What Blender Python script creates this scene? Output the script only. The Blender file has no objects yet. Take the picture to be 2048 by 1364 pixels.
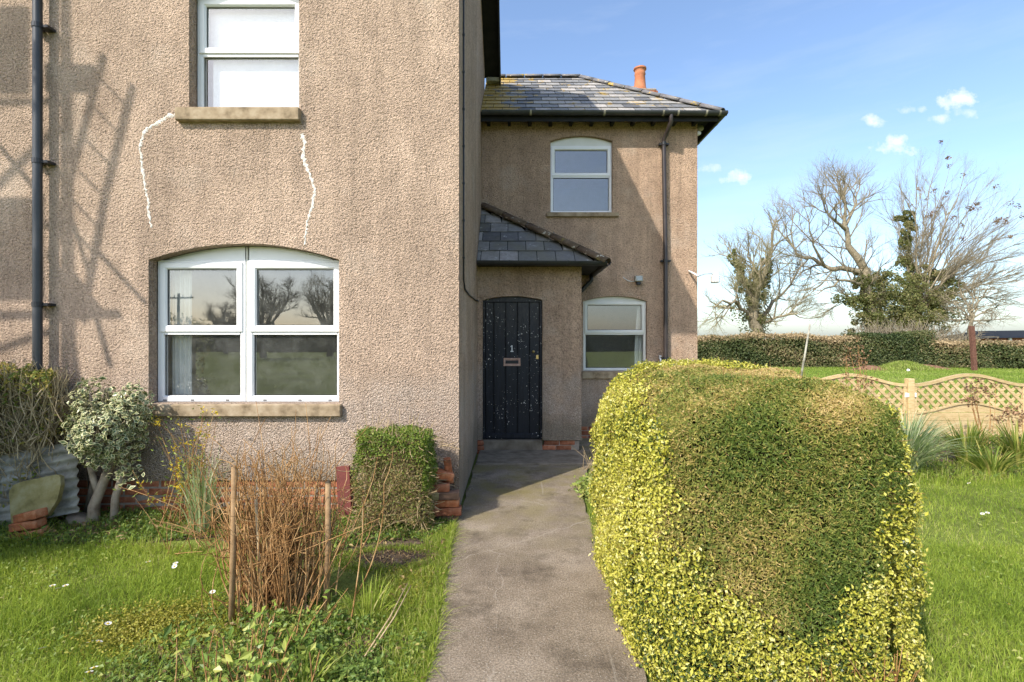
import bpy, bmesh, math, random
import numpy as np
from mathutils import Vector, Matrix
from mathutils.geometry import delaunay_2d_cdt

S = bpy.context.scene
COL = S.collection
R = math.radians
random.seed(7)
rng = np.random.default_rng(11)

# ------------------------------------------------------------------ camera
CAMZ = 1.57
cam = bpy.data.cameras.new('camera')
cam.sensor_width = 36.0
cam.lens = 36.0 * 1000 / 2048
cam.clip_end = 2000
cam.clip_start = 0.05
camo = bpy.data.objects.new('camera', cam)
COL.objects.link(camo)
camo.location = (0, 0, CAMZ)
camo.rotation_euler = (R(90), 0, 0)
S.camera = camo

# ------------------------------------------------------------------ world, sun, exposure
SUN = Vector((0.865, 1.0, -1.2))            # direction the light travels
S.view_settings.view_transform = 'Standard'
S.view_settings.look = 'None'
S.view_settings.gamma = 1.0
S.view_settings.use_curve_mapping = False
S.view_settings.exposure = 1.02
S.cycles.max_bounces = 5
S.cycles.diffuse_bounces = 2
S.cycles.adaptive_threshold = 0.02
S.cycles.glossy_bounces = 3
S.cycles.transparent_max_bounces = 10
S.cycles.caustics_reflective = False
S.cycles.caustics_refractive = False

world = bpy.data.worlds.new('World')
S.world = world
world.use_nodes = True
wn, wl = world.node_tree.nodes, world.node_tree.links
bg = wn['Background']
bg.inputs[1].default_value = 0.15
sky = wn.new('ShaderNodeTexSky')
sky.sky_type = 'NISHITA'
sky.sun_disc = False
sky.sun_elevation = math.asin(1.2 / SUN.length)
sky.sun_rotation = math.atan2(-SUN.x, -SUN.y)
sky.altitude = 60
sky.air_density = 1.0
sky.dust_density = 1.9
sky.ozone_density = 2.6


def wnode(t, **k):
    n = wn.new(t)
    for a, b in k.items():
        setattr(n, a, b)
    return n


def wmath(op, a, b=None, clamp=False):
    n = wn.new('ShaderNodeMath')
    n.operation = op
    n.use_clamp = clamp
    for i, x in enumerate((a, b)):
        if x is None:
            continue
        if isinstance(x, (int, float)):
            n.inputs[i].default_value = x
        else:
            wl.new(x, n.inputs[i])
    return n.outputs[0]


tc = wn.new('ShaderNodeTexCoord')
sep = wn.new('ShaderNodeSeparateXYZ')
wl.new(tc.outputs['Generated'], sep.inputs[0])
ysafe = wmath('MAXIMUM', sep.outputs[1], 0.02)
cu = wmath('DIVIDE', sep.outputs[0], ysafe)
cv = wmath('DIVIDE', sep.outputs[2], ysafe)
comb = wn.new('ShaderNodeCombineXYZ')
wl.new(cu, comb.inputs[0]); wl.new(cv, comb.inputs[1])
nz = wn.new('ShaderNodeTexNoise')
nz.inputs['Scale'].default_value = 26
nz.inputs['Detail'].default_value = 6
nz.inputs['Roughness'].default_value = 0.62
wl.new(comb.outputs[0], nz.inputs['Vector'])
noise_c = wmath('MULTIPLY', wmath('SUBTRACT', nz.outputs['Fac'], 0.5), 5.0)
cloud = None
CLOUDS = [(0.888, 0.483, .040, .019, 1.0), (0.907, 0.455, .032, .012, .6), (0.862, 0.443, .034, .010, .75),
          (0.726, 0.440, .022, .014, .9), (0.790, 0.462, .020, .008, .55), (0.822, 0.463, .012, .007, .5),
          (0.766, 0.391, .046, .019, 1.0), (0.455, 0.328, .032, .017, 1.0), (0.395, 0.346, .024, .010, .6)]
for (u0, v0, a, b, s) in CLOUDS:
    a, b = a * 1.25, b * 1.2
    d = wmath('ADD', wmath('POWER', wmath('DIVIDE', wmath('SUBTRACT', cu, u0), a), 2.0),
              wmath('POWER', wmath('DIVIDE', wmath('SUBTRACT', cv, v0), b), 2.0))
    m = wmath('MULTIPLY', wmath('ADD', wmath('SUBTRACT', 0.75, d), noise_c), 0.75, True)
    m = wmath('MULTIPLY', m, s)
    cloud = m if cloud is None else wmath('MAXIMUM', cloud, m)
cloud = wmath('MULTIPLY', cloud, wmath('GREATER_THAN', sep.outputs[1], 0.03))
cloud = wmath('MULTIPLY', cloud, 0.85)
wmap = wn.new('ShaderNodeMapping'); wmap.inputs['Scale'].default_value = (1.2, 1.2, 7.0); wmap.inputs['Rotation'].default_value = (0, .25, .1)
wl.new(tc.outputs['Generated'], wmap.inputs['Vector'])
nw = wn.new('ShaderNodeTexNoise'); nw.inputs['Scale'].default_value = 2.2; nw.inputs['Detail'].default_value = 7; nw.inputs['Roughness'].default_value = .6
wl.new(wmap.outputs[0], nw.inputs['Vector'])
wisp = wmath('MULTIPLY', wmath('MULTIPLY', wmath('SUBTRACT', nw.outputs['Fac'], .48), 2.2, True), .2)
cloud = wmath('MAXIMUM', cloud, wisp)
mixc = wn.new('ShaderNodeMix')
mixc.data_type = 'RGBA'
wl.new(cloud, mixc.inputs[0])
wl.new(sky.outputs[0], mixc.inputs[6])
mixc.inputs[7].default_value = (4.2, 4.25, 4.4, 1)
wl.new(mixc.outputs[2], bg.inputs[0])

sun = bpy.data.lights.new('sun', 'SUN')
sun.energy = 2.75
sun.angle = R(0.53)
sun.color = (1.0, 0.94, 0.84)
suno = bpy.data.objects.new('sun', sun)
COL.objects.link(suno)
suno.rotation_euler = SUN.to_track_quat('-Z', 'Y').to_euler()
suno.location = (-8, -8, 12)

# ------------------------------------------------------------------ coordinates
def at(u, v, d):
    """point at depth d that the photograph shows at pixel (u, v)"""
    return ((u - 1024) / 1000 * d, d, CAMZ - (v - 682) / 1000 * d)


def gnd(u, v):
    d = 1000 * CAMZ / (v - 682)
    return ((u - 1024) / 1000 * d, d)


YF, YP, YB = 4.651, 7.143, 8.09            # front wall, porch wall, wing wall
XS = -0.493                                 # side wall of the front block
fx = lambda u: (u - 1024) / 1000 * YF
fz = lambda v: CAMZ - (v - 682) / 1000 * YF
px = lambda u: (u - 1024) / 1000 * YP
pz = lambda v: CAMZ - (v - 682) / 1000 * YP
bx_ = lambda u: (u - 1024) / 1000 * YB
bz = lambda v: CAMZ - (v - 682) / 1000 * YB
GZ = -0.03                                  # lawn level (path is 0)

# ------------------------------------------------------------------ object helpers
WL = {}


def link(o, parent=None, world=(0, 0, 0)):
    COL.objects.link(o)
    w = Vector(world)
    if parent is not None:
        o.parent = parent
        o.location = w - WL[parent.name]
    else:
        o.location = w
    WL[o.name] = w
    return o


def tag(o, label=None, cat=None, group=None, kind=None):
    if label: o['label'] = label
    if cat: o['category'] = cat
    if group: o['group'] = group
    if kind: o['kind'] = kind
    return o


def thing(name, label, cat, loc, group=None):
    o = bpy.data.objects.new(name, None)
    o.empty_display_size = 0.1
    link(o, None, loc)
    return tag(o, label, cat, group)


def np_mesh(name, V, F, mat, smooth=False, attrs=None):
    """V (n,3), F list of int arrays (m,k)"""
    me = bpy.data.meshes.new(name)
    V = np.asarray(V, dtype=np.float32).reshape(-1, 3)
    if not isinstance(F, (list, tuple)):
        F = [F]
    F = [np.asarray(f, dtype=np.int32) for f in F if len(f)]
    me.vertices.add(len(V))
    me.vertices.foreach_set('co', V.ravel())
    idx = np.concatenate([f.ravel() for f in F])
    tot = np.concatenate([np.full(len(f), f.shape[1], dtype=np.int32) for f in F])
    st = np.concatenate([[0], np.cumsum(tot)[:-1]]).astype(np.int32)
    me.loops.add(len(idx))
    me.loops.foreach_set('vertex_index', idx)
    me.polygons.add(len(tot))
    me.polygons.foreach_set('loop_start', st)
    me.polygons.foreach_set('loop_total', tot)
    me.polygons.foreach_set('use_smooth', np.full(len(tot), bool(smooth)))
    if attrs:
        for k, a in attrs.items():
            at_ = me.attributes.new(k, 'FLOAT', 'POINT')
            at_.data.foreach_set('value', np.asarray(a, dtype=np.float32))
    me.update(calc_edges=True)
    if mat: me.materials.append(mat)
    return me


def obj(name, me, parent=None, world=(0, 0, 0)):
    return link(bpy.data.objects.new(name, me), parent, world)


class MB:
    """collects shapes for one mesh"""
    def __init__(s):
        s.v = []; s.f = []

    def add(s, v, f):
        o = len(s.v)
        s.v += [tuple(p) for p in v]
        s.f += [tuple(i + o for i in q) for q in f]
        return s

    def box(s, x0, x1, y0, y1, z0, z1, b=0.0):
        if b <= 0:
            v = [(x, y, z) for x in (x0, x1) for y in (y0, y1) for z in (z0, z1)]
            return s.add(v, [(0, 1, 3, 2), (4, 6, 7, 5), (0, 4, 5, 1), (2, 3, 7, 6), (0, 2, 6, 4), (1, 5, 7, 3)])
        bm = bmesh.new()
        bmesh.ops.create_cube(bm, size=1)
        for p in bm.verts:
            p.co = Vector(((x0 + x1) / 2 + p.co.x * (x1 - x0), (y0 + y1) / 2 + p.co.y * (y1 - y0), (z0 + z1) / 2 + p.co.z * (z1 - z0)))
        bmesh.ops.bevel(bm, geom=list(bm.edges), offset=b, segments=1, affect='EDGES')
        bm.verts.index_update()
        s.add([p.co[:] for p in bm.verts], [[q.index for q in f.verts] for f in bm.faces])
        bm.free()
        return s

    def tube(s, pts, rad, n=8, caps=True):
        pts = [Vector(p) for p in pts]
        if not hasattr(rad, '__len__'): rad = [rad] * len(pts)
        rings = []
        prev = None
        for i, p in enumerate(pts):
            t = (pts[min(i + 1, len(pts) - 1)] - pts[max(i - 1, 0)])
            if t.length < 1e-9: t = Vector((0, 0, 1))
            t.normalize()
            if prev is None:
                a = t.orthogonal().normalized()
            else:
                a = (prev - t * prev.dot(t))
                a = a.normalized() if a.length > 1e-6 else t.orthogonal().normalized()
            prev = a
            b = t.cross(a)
            rings.append([p + (a * math.cos(6.28318 * k / n) + b * math.sin(6.28318 * k / n)) * rad[i] for k in range(n)])
        v = [q for r_ in rings for q in r_]
        f = []
        for i in range(len(pts) - 1):
            for k in range(n):
                f.append((i * n + k, i * n + (k + 1) % n, (i + 1) * n + (k + 1) % n, (i + 1) * n + k))
        if caps:
            f.append(tuple(range(n - 1, -1, -1)))
            f.append(tuple((len(pts) - 1) * n + k for k in range(n)))
        return s.add(v, f)

    def prism(s, poly, y0, y1):
        """polygon in (x, z) extruded in y"""
        n = len(poly)
        v = [(x, y0, z) for x, z in poly] + [(x, y1, z) for x, z in poly]
        f = [tuple(range(n)), tuple(range(2 * n - 1, n - 1, -1))]
        f += [(i, (i + 1) % n, n + (i + 1) % n, n + i) for i in range(n)]
        return s.add(v, f)

    def mesh(s, name, mat, smooth=False):
        me = bpy.data.meshes.new(name)
        me.from_pydata(s.v, [], s.f)
        bm = bmesh.new(); bm.from_mesh(me)
        bmesh.ops.recalc_face_normals(bm, faces=bm.faces)
        bm.to_mesh(me); bm.free()
        if smooth:
            me.polygons.foreach_set('use_smooth', [True] * len(me.polygons))
        if mat: me.materials.append(mat)
        return me

    def build(s, name, mat, parent=None, smooth=False, world=(0, 0, 0)):
        return obj(name, s.mesh(name, mat, smooth), parent, world)


def smooth_by_angle(o, deg=40):
    me = o.data
    me.polygons.foreach_set('use_smooth', [True] * len(me.polygons))
    bm = bmesh.new(); bm.from_mesh(me)
    for e in bm.edges:
        if len(e.link_faces) == 2 and e.calc_face_angle(0) > R(deg):
            e.smooth = False
    bm.to_mesh(me); bm.free()
    return o

# ------------------------------------------------------------------ material helpers
class NT:
    def __init__(s, name):
        s.m = bpy.data.materials.new(name)
        s.m.use_nodes = True
        s.n = s.m.node_tree.nodes; s.l = s.m.node_tree.links
        s.p = s.n['Principled BSDF']; s.out = s.n['Material Output']
        s.tc = s.n.new('ShaderNodeTexCoord')

    def put(s, sock, v):
        if v is None: return
        if hasattr(v, 'is_linked') or hasattr(v, 'links'):
            s.l.new(v, sock)
        else:
            if hasattr(sock.default_value, '__len__') and len(sock.default_value) == 4 and len(v) == 3:
                v = (*v, 1)
            sock.default_value = v

    def noise(s, scale, detail=4, rough=.55, coord='Object', dist=0, vec=None):
        n = s.n.new('ShaderNodeTexNoise')
        n.inputs['Scale'].default_value = scale; n.inputs['Detail'].default_value = detail
        n.inputs['Roughness'].default_value = rough; n.inputs['Distortion'].default_value = dist
        s.l.new(vec or s.tc.outputs[coord], n.inputs['Vector'])
        return n.outputs['Fac']

    def voro(s, scale, feature='F1', coord='Object', vec=None, out='Distance'):
        n = s.n.new('ShaderNodeTexVoronoi')
        n.feature = feature
        n.inputs['Scale'].default_value = scale
        s.l.new(vec or s.tc.outputs[coord], n.inputs['Vector'])
        return n.outputs[out]

    def mapv(s, scale=(1, 1, 1), coord='Object', loc=(0, 0, 0)):
        n = s.n.new('ShaderNodeMapping')
        n.inputs['Scale'].default_value = scale
        n.inputs['Location'].default_value = loc
        s.l.new(s.tc.outputs[coord], n.inputs['Vector'])
        return n.outputs[0]

    def ramp(s, fac, stops):
        n = s.n.new('ShaderNodeValToRGB')
        e = n.color_ramp.elements
        while len(e) < len(stops): e.new(0.5)
        for i, (p, c) in enumerate(stops):
            e[i].position = p
            e[i].color = (*c, 1) if hasattr(c, '__len__') else (c, c, c, 1)
        s.l.new(fac, n.inputs[0])
        return n.outputs[0]

    def mix(s, fac, a, b, mode='MIX'):
        n = s.n.new('ShaderNodeMix'); n.data_type = 'RGBA'; n.blend_type = mode
        s.put(n.inputs[0], fac); s.put(n.inputs[6], a); s.put(n.inputs[7], b)
        return n.outputs[2]

    def math(s, op, a, b=None, clamp=False):
        n = s.n.new('ShaderNodeMath'); n.operation = op; n.use_clamp = clamp
        s.put(n.inputs[0], a)
        if b is not None: s.put(n.inputs[1], b)
        return n.outputs[0]

    def xyz(s, coord='Object'):
        n = s.n.new('ShaderNodeSeparateXYZ')
        s.l.new(s.tc.outputs[coord], n.inputs[0])
        return n.outputs

    def maprange(s, v, a, b, c=0., d=1.):
        n = s.n.new('ShaderNodeMapRange')
        s.put(n.inputs[0], v)
        for i, q in enumerate((a, b, c, d)): n.inputs[i + 1].default_value = q
        return n.outputs[0]

    def objrand(s):
        return s.n.new('ShaderNodeObjectInfo').outputs['Random']

    def attr(s, name):
        n = s.n.new('ShaderNodeAttribute'); n.attribute_name = name
        return n.outputs['Fac']

    def bump(s, h, strength=.5, dist=.01, prev=None):
        n = s.n.new('ShaderNodeBump')
        n.inputs['Strength'].default_value = strength; n.inputs['Distance'].default_value = dist
        s.put(n.inputs['Height'], h)
        if prev is not None: s.l.new(prev, n.inputs['Normal'])
        return n.outputs[0]

    def done(s, col=None, rough=.8, nor=None, spec=.3, metal=0.):
        s.put(s.p.inputs['Base Color'], col); s.put(s.p.inputs['Roughness'], rough)
        s.p.inputs['Specular IOR Level'].default_value = spec
        s.p.inputs['Metallic'].default_value = metal
        if nor is not None: s.l.new(nor, s.p.inputs['Normal'])
        return s.m


def plain(name, cols, scale=8, rough=.6, bump=.15, bscale=60, bdist=.004, spec=.3, metal=0., objvar=0., coord='Object', stretch=(1, 1, 1)):
    t = NT(name)
    vec = t.mapv(stretch, coord)
    n = t.noise(scale, 5, .6, vec=vec)
    k = len(cols)
    c = t.ramp(n, [(.32 + .36 * i / max(k - 1, 1), q) for i, q in enumerate(cols)])
    if objvar:
        r_ = t.objrand()
        c = t.mix(1.0, c, t.ramp(r_, [(0, 1 - objvar), (1, 1 + objvar * .6)]), 'MULTIPLY')
    nor = t.bump(t.noise(bscale, 4, .6, vec=vec), bump, bdist) if bump else None
    return t.done(c, rough, nor, spec, metal)


def leafmat(name, stops, trans=.3, rough=.5, spec=.35, attr='rnd'):
    t = NT(name)
    c = t.ramp(t.attr(attr), stops)
    t.done(c, rough, None, spec)
    tr = t.n.new('ShaderNodeBsdfTranslucent')
    t.l.new(c, tr.inputs[0])
    mx = t.n.new('ShaderNodeMixShader')
    mx.inputs[0].default_value = trans
    t.l.new(t.p.outputs[0], mx.inputs[1]); t.l.new(tr.outputs[0], mx.inputs[2])
    t.l.new(mx.outputs[0], t.out.inputs[0])
    return t.m

# ------------------------------------------------------------------ materials
def roughcast(name, tint=(1, 1, 1)):
    t = NT(name)
    big = t.noise(.9, 4, .6)
    mid = t.noise(7, 4, .6)
    fine = t.noise(70, 3, .65)
    c = t.ramp(big, [(.3, (.385 * tint[0], .285 * tint[1], .205 * tint[2])), (.5, (.45 * tint[0], .335 * tint[1], .242 * tint[2])), (.7, (.50 * tint[0], .375 * tint[1], .272 * tint[2]))])
    c = t.mix(.5, c, t.ramp(mid, [(.3, .72), (.7, 1.12)]), 'MULTIPLY')
    # shade in the pits between the aggregate painted into the colour, plus pale pebbles
    vo = t.voro(85)
    nn = t.noise(150, 3, .6)
    lump = t.noise(46, 3, .62)
    h = t.math('ADD', t.math('MULTIPLY', vo, -.8), t.math('MULTIPLY', lump, 2.2))
    c = t.mix(.55, c, t.ramp(nn, [(.34, .45), (.47, .95), (.66, 1.3)]), 'MULTIPLY')
    c = t.mix(.75, c, t.ramp(lump, [(.33, .38), (.47, 1.0), (.7, 1.25)]), 'MULTIPLY')
    # weathered splash zone low on the wall, with a ragged edge
    z = t.xyz()[2]
    zz = t.math('ADD', z, t.math('MULTIPLY', t.math('SUBTRACT', t.noise(2.2, 5, .65), .5), 1.0))
    low = t.maprange(zz, 1.30, 1.02)
    low = t.math('MULTIPLY', low, t.maprange(t.noise(5, 4, .6), .3, .6, .35, 1.))
    grey = t.ramp(t.noise(130, 2, .6), [(.36, (.19, .145, .115)), (.5, (.44, .35, .28)), (.64, (.70, .58, .48))])
    c = t.mix(t.math('MULTIPLY', low, .75), c, grey)
    damp = t.maprange(zz, .62, .30)
    c = t.mix(t.math('MULTIPLY', damp, .55), c, (.16, .14, .09))
    streak = t.noise(1.0, 5, .7, vec=t.mapv((5, 5, .5)))
    c = t.mix(.5, c, t.ramp(streak, [(.35, .60), (.62, 1.08)]), 'MULTIPLY')
    st2 = t.noise(1.0, 6, .7, vec=t.mapv((9, 9, .35), loc=(3, 1, 2)))
    c = t.mix(t.maprange(st2, .57, .72, 0, .3), c, (.16, .125, .085))
    c = t.mix(t.maprange(t.noise(1.7, 5, .62, vec=t.mapv((1, 1, 1), loc=(5, 2, 7))), .55, .7, 0, .28), c, (.62, .52, .42))
    nor = t.bump(h, 1.0, .013)
    return t.done(c, .92, nor, .15)


m_render = roughcast('roughcast_render', (1.15, 1.14, 1.17))
m_render_wing = roughcast('roughcast_render_wing', (1.17, 1.085, 1.04))
m_sill = plain('stone_sill', [(.17, .125, .075), (.33, .25, .16), (.43, .345, .24)], 9, .9, .5, 90, .004)
m_upvc = plain('white_upvc', [(.78, .78, .77), (.82, .82, .81)], 3, .3, .02, 40, .001, .5)
m_upvc_old = plain('cream_upvc', [(.66, .65, .58), (.74, .73, .68)], 3, .35, .02, 40, .001, .5)
m_gasket = plain('rubber_gasket', [(.02, .02, .02), (.03, .03, .03)], 5, .6, 0)
m_black = plain('black_gutter_paint', [(.012, .013, .015), (.028, .029, .032)], 6, .42, .1, 50, .002, .5)
m_brownpipe = plain('brown_pipe_paint', [(.030, .022, .021), (.052, .040, .037)], 5, .4, .1, 50, .002, .5)
m_greypipe = plain('dark_grey_pipe', [(.030, .033, .038), (.055, .058, .064)], 5, .42, .1, 50, .002, .5)
m_soffit = plain('black_soffit_board', [(.008, .008, .009), (.02, .02, .02)], 6, .7, .2, 40, .003)
m_filler = plain('white_filler', [(.55, .50, .43), (.80, .77, .71)], 45, .9, .8, 120, .008)
m_brick = plain('red_brick', [(.20, .065, .03), (.36, .13, .065), (.46, .21, .12)], 14, .92, .6, 90, .004, .15, 0, .35)
m_brick_new = plain('orange_brick', [(.17, .085, .05), (.38, .13, .055), (.50, .24, .13)], 14, .9, .5, 100, .003, .15, 0, .2)
m_mortar = plain('mortar', [(.24, .20, .155), (.36, .31, .25)], 20, .95, .6, 90, .005, .1)
m_wood = plain('pale_pine', [(.42, .29, .13), (.55, .41, .21), (.62, .48, .27)], 3, .75, .3, 40, .003, .2, 0, .16, 'Object', (3, 8, 22))
m_soil = plain('bare_soil', [(.06, .04, .028), (.12, .085, .06), (.19, .14, .10)], 16, .95, .9, 40, .02, .1)
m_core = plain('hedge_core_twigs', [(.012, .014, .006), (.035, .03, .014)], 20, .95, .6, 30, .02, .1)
m_twig = plain('brown_twig', [(.16, .08, .03), (.38, .205, .08), (.58, .385, .19)], 7, .8, .2, 80, .002, .2)
m_bark = plain('grey_bark', [(.14, .115, .075), (.27, .225, .15), (.36, .31, .215)], 12, .9, .6, 40, .01, .15)
m_barktwig = plain('twig_bark', [(.21, .175, .115), (.36, .31, .22)], 3, .9, 0, spec=.1)
m_darkbark = plain('dark_bark', [(.05, .042, .03), (.10, .085, .06)], 12, .9, .4, 40, .01, .1)
m_terracotta = plain('terracotta', [(.42, .15, .07), (.54, .22, .11)], 6, .8, .2, 60, .003, .2)
m_brass = plain('brass', [(.55, .38, .14), (.70, .52, .22)], 20, .35, .1, metal=1.)
m_copper = plain('tarnished_copper_plate', [(.36, .22, .17), (.50, .34, .27)], 30, .5, .15, 80, .001, .4, .35)
m_galv = plain('galvanised_steel', [(.17, .155, .115), (.33, .31, .245), (.46, .435, .35)], 7, .65, .15, 60, .002, .3, .0)
m_moss = plain('mossy_slab', [(.17, .145, .055), (.30, .26, .11), (.40, .36, .20)], 7, .95, .5, 60, .006, .1)
m_redboard = plain('red_painted_board', [(.10, .022, .016), (.16, .036, .026)], 8, .6, .2, 60, .002)
m_white = plain('white_paint', [(.72, .72, .70), (.80, .80, .78)], 10, .5, .05)
m_room = plain('room_plaster', [(.42, .39, .33), (.48, .45, .38)], 2, .9, 0)
m_curtain = plain('pale_curtain', [(.55, .58, .55), (.66, .68, .66)], 5, .9, .2, 60, .004)
m_blind = plain('white_blind', [(.70, .71, .73), (.84, .85, .86)], 4, .8, .1, 20, .003)
m_steelpole = plain('scaffold_tube', [(.35, .36, .37), (.45, .46, .47)], 8, .4, .1, metal=.7)
m_board = plain('scaffold_board', [(.30, .22, .13), (.42, .32, .2)], 6, .85, .3)
m_rust = plain('rusty_post', [(.10, .045, .03), (.18, .085, .06)], 10, .85, .4)
m_concgrey = plain('grey_concrete', [(.135, .108, .075), (.20, .165, .12), (.27, .225, .17)], 6, .92, .5, 90, .004, .15)
m_stick = plain('pale_dry_stick', [(.36, .26, .14), (.50, .38, .22)], 12, .8, .2)
m_stake = plain('wood_stake', [(.22, .13, .06), (.36, .24, .13)], 12, .85, .4, 50, .004)

# slate with random shade per slate, lichen and grime
def slatemat(name, lichen=1.0, pale=1.0):
    t = NT(name)
    r_ = t.objrand()
    c = t.ramp(r_, [(0, (.07 * pale, .07 * pale, .072 * pale)), (.3, (.115 * pale, .115 * pale, .115 * pale)), (.6, (.15 * pale, .147 * pale, .140 * pale)), (.85, (.21 * pale, .195 * pale, .175 * pale)), (1, (.26 * pale, .24 * pale, .22 * pale))])
    c = t.mix(.6, c, t.ramp(t.noise(14, 5, .65), [(.3, .55), (.7, 1.35)]), 'MULTIPLY')
    x = t.xyz()[0]
    if lichen:
        near = t.math('ADD', t.maprange(x, .35, -.45, 0, .23), 0)
        lf = t.math('ADD', t.noise(4.2, 6, .68), near)
        lm = t.maprange(lf, .58, .63)
        c = t.mix(t.math('MULTIPLY', lm, .9 * lichen), c, t.ramp(t.noise(30, 3), [(.35, (.30, .19, .05)), (.65, (.55, .38, .08))]))
        c = t.mix(t.maprange(t.noise(9, 5, .7), .62, .68, 0, .6), c, (.40, .38, .33))
    else:
        c = t.mix(t.maprange(t.noise(11, 4, .6), .64, .67, 0, .75), c, (.46, .46, .44))
        c = t.mix(t.maprange(t.noise(3, 4, .6), .42, .65, 0, .6), c, (.15, .14, .095))
    return t.done(c, .62, t.bump(t.noise(45, 4, .6), .35, .004), .4)


m_slate = slatemat('wing_slate', 1., 1.7)
m_slate2 = slatemat('porch_slate', 0, 1.25)


def tilemat(name, base, lich):
    t = NT(name)
    c = t.ramp(t.noise(8, 5, .65), [(.3, base[0]), (.7, base[1])])
    c = t.mix(t.maprange(t.noise(5, 6, .7), .58, .63, 0, .95), c, lich)
    c = t.mix(t.maprange(t.noise(14, 4, .6), .62, .66, 0, .9), c, (.55, .50, .40))
    return t.done(c, .9, t.bump(t.noise(40, 4, .6), .6, .008), .2)


m_ridge = tilemat('ridge_tile', ((.13, .125, .13), (.24, .23, .23)), (.48, .33, .07))
m_hip = tilemat('mossy_hip_tile', ((.075, .05, .03), (.16, .115, .075)), (.20, .16, .05))

# glass: reflects the garden and lets the room show through
def glassmat():
    t = NT('window_glass')
    tr = t.n.new('ShaderNodeBsdfTransparent'); tr.inputs[0].default_value = (.95, .97, .96, 1)
    gl = t.n.new('ShaderNodeBsdfGlossy'); gl.inputs['Roughness'].default_value = 0.0
    gl.inputs['Color'].default_value = (1, 1, 1, 1)
    lw = t.n.new('ShaderNodeLayerWeight'); lw.inputs[0].default_value = .5
    frv = t.math('ADD', .17, t.math('MULTIPLY', t.math('POWER', lw.outputs['Facing'], 5.), .87))
    nb = t.bump(t.noise(1.6, 1, .4), .03, .02)
    t.l.new(nb, gl.inputs['Normal'])
    mx = t.n.new('ShaderNodeMixShader')
    t.l.new(frv, mx.inputs[0]); t.l.new(tr.outputs[0], mx.inputs[1]); t.l.new(gl.outputs[0], mx.inputs[2])
    # dust film, thickened into a painted grey veil that lightens the panes
    df = t.n.new('ShaderNodeBsdfDiffuse'); df.inputs[0].default_value = (.6, .6, .55, 1)
    m2 = t.n.new('ShaderNodeMixShader')
    t.put(m2.inputs[0], t.maprange(t.noise(5, 6, .7), .42, .8, .035, .16))
    t.l.new(mx.outputs[0], m2.inputs[1]); t.l.new(df.outputs[0], m2.inputs[2])
    t.l.new(m2.outputs[0], t.out.inputs[0])
    return t.m


m_glass = glassmat()

# door paint: blue black, chipped to pale flecks
def doormat():
    t = NT('chipped_black_paint')
    z = t.xyz()[2]
    c = t.ramp(t.noise(5, 5, .6, vec=t.mapv((8, 8, 1))), [(.3, (.004, .005, .008)), (.7, (.014, .018, .026))])
    c = t.mix(t.maprange(z, 1.5, 2.0, 0, .45), c, t.ramp(t.noise(6, 4, .6, vec=t.mapv((6, 6, 2))), [(.35, (.02, .019, .018)), (.65, (.085, .075, .062))]))
    chips = t.noise(38, 2, .5, vec=t.mapv((1.3, 1, 1)))
    patch = t.noise(2.6, 3, .6)
    f = t.math('ADD', chips, t.math('MULTIPLY', t.math('SUBTRACT', patch, .5), .42))
    c = t.mix(t.maprange(f, .69, .71), c, (.62, .60, .55))
    return t.done(c, .45, t.bump(t.noise(30, 4, .6, vec=t.mapv((4, 4, 1))), .25, .004), .3)


m_door = doormat()

# concrete path
def pathmat():
    t = NT('old_concrete')
    c = t.ramp(t.noise(1.6, 6, .66), [(.3, (.145, .113, .080)), (.5, (.235, .188, .137)), (.7, (.33, .27, .205))])
    c = t.mix(.7, c, t.ramp(t.noise(85, 5, .75), [(.38, .42), (.5, 1.0), (.62, 1.55)]), 'MULTIPLY')
    c = t.mix(t.maprange(t.voro(42), .16, .05, 0, .55), c, (.42, .37, .30))
    c = t.mix(t.maprange(t.noise(110, 2, .5), .64, .68, 0, .7), c, (.50, .46, .40))
    y = t.xyz()[1]
    mossy = t.math('MULTIPLY', t.maprange(y, 3.4, 5.2), t.maprange(t.noise(3, 5, .6), .38, .62))
    c = t.mix(t.math('MULTIPLY', mossy, .7), c, (.20, .165, .055))
    c = t.mix(t.math('MULTIPLY', t.maprange(t.noise(2.3, 6, .75, coord='Object'), .52, .66), .65), c, (.075, .058, .04))
    sc_ = t.noise(1.0, 4, .6, vec=t.mapv((26, .6, 1)))
    c = t.mix(t.maprange(sc_, .66, .72, 0, .4), c, (.40, .35, .28))
    # hairline cracks
    cr = t.voro(.85, 'DISTANCE_TO_EDGE', vec=None)
    n = t.n.new('ShaderNodeVectorMath'); n.operation = 'ADD'
    nn = t.n.new('ShaderNodeTexNoise'); nn.inputs['Scale'].default_value = 6
    t.l.new(t.tc.outputs['Object'], nn.inputs['Vector'])
    sc = t.n.new('ShaderNodeVectorMath'); sc.operation = 'SCALE'; sc.inputs[3].default_value = .13
    t.l.new(nn.outputs['Color'], sc.inputs[0])
    t.l.new(t.tc.outputs['Object'], n.inputs[0]); t.l.new(sc.outputs[0], n.inputs[1])
    cr = t.voro(.8, 'DISTANCE_TO_EDGE', vec=n.outputs[0])
    c = t.mix(t.math('MULTIPLY', t.maprange(cr, .005, .0015, 0, .6), t.maprange(t.noise(2.0, 2), .46, .58)), c, (.36, .31, .25))
    return t.done(c, .9, t.bump(t.noise(90, 5, .75), .9, .009), .2)


m_path = pathmat()

def groundmat():
    t = NT('lawn_ground')
    c = t.ramp(t.noise(.5, 6, .65), [(.3, (.11, .125, .035)), (.5, (.17, .205, .048)), (.7, (.22, .26, .07))])
    c = t.mix(.7, c, t.ramp(t.noise(18, 5, .7), [(.3, .55), (.7, 1.4)]), 'MULTIPLY')
    return t.done(c, .95, t.bump(t.noise(25, 5, .7), .8, .03), .05)


m_ground = groundmat()

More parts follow.
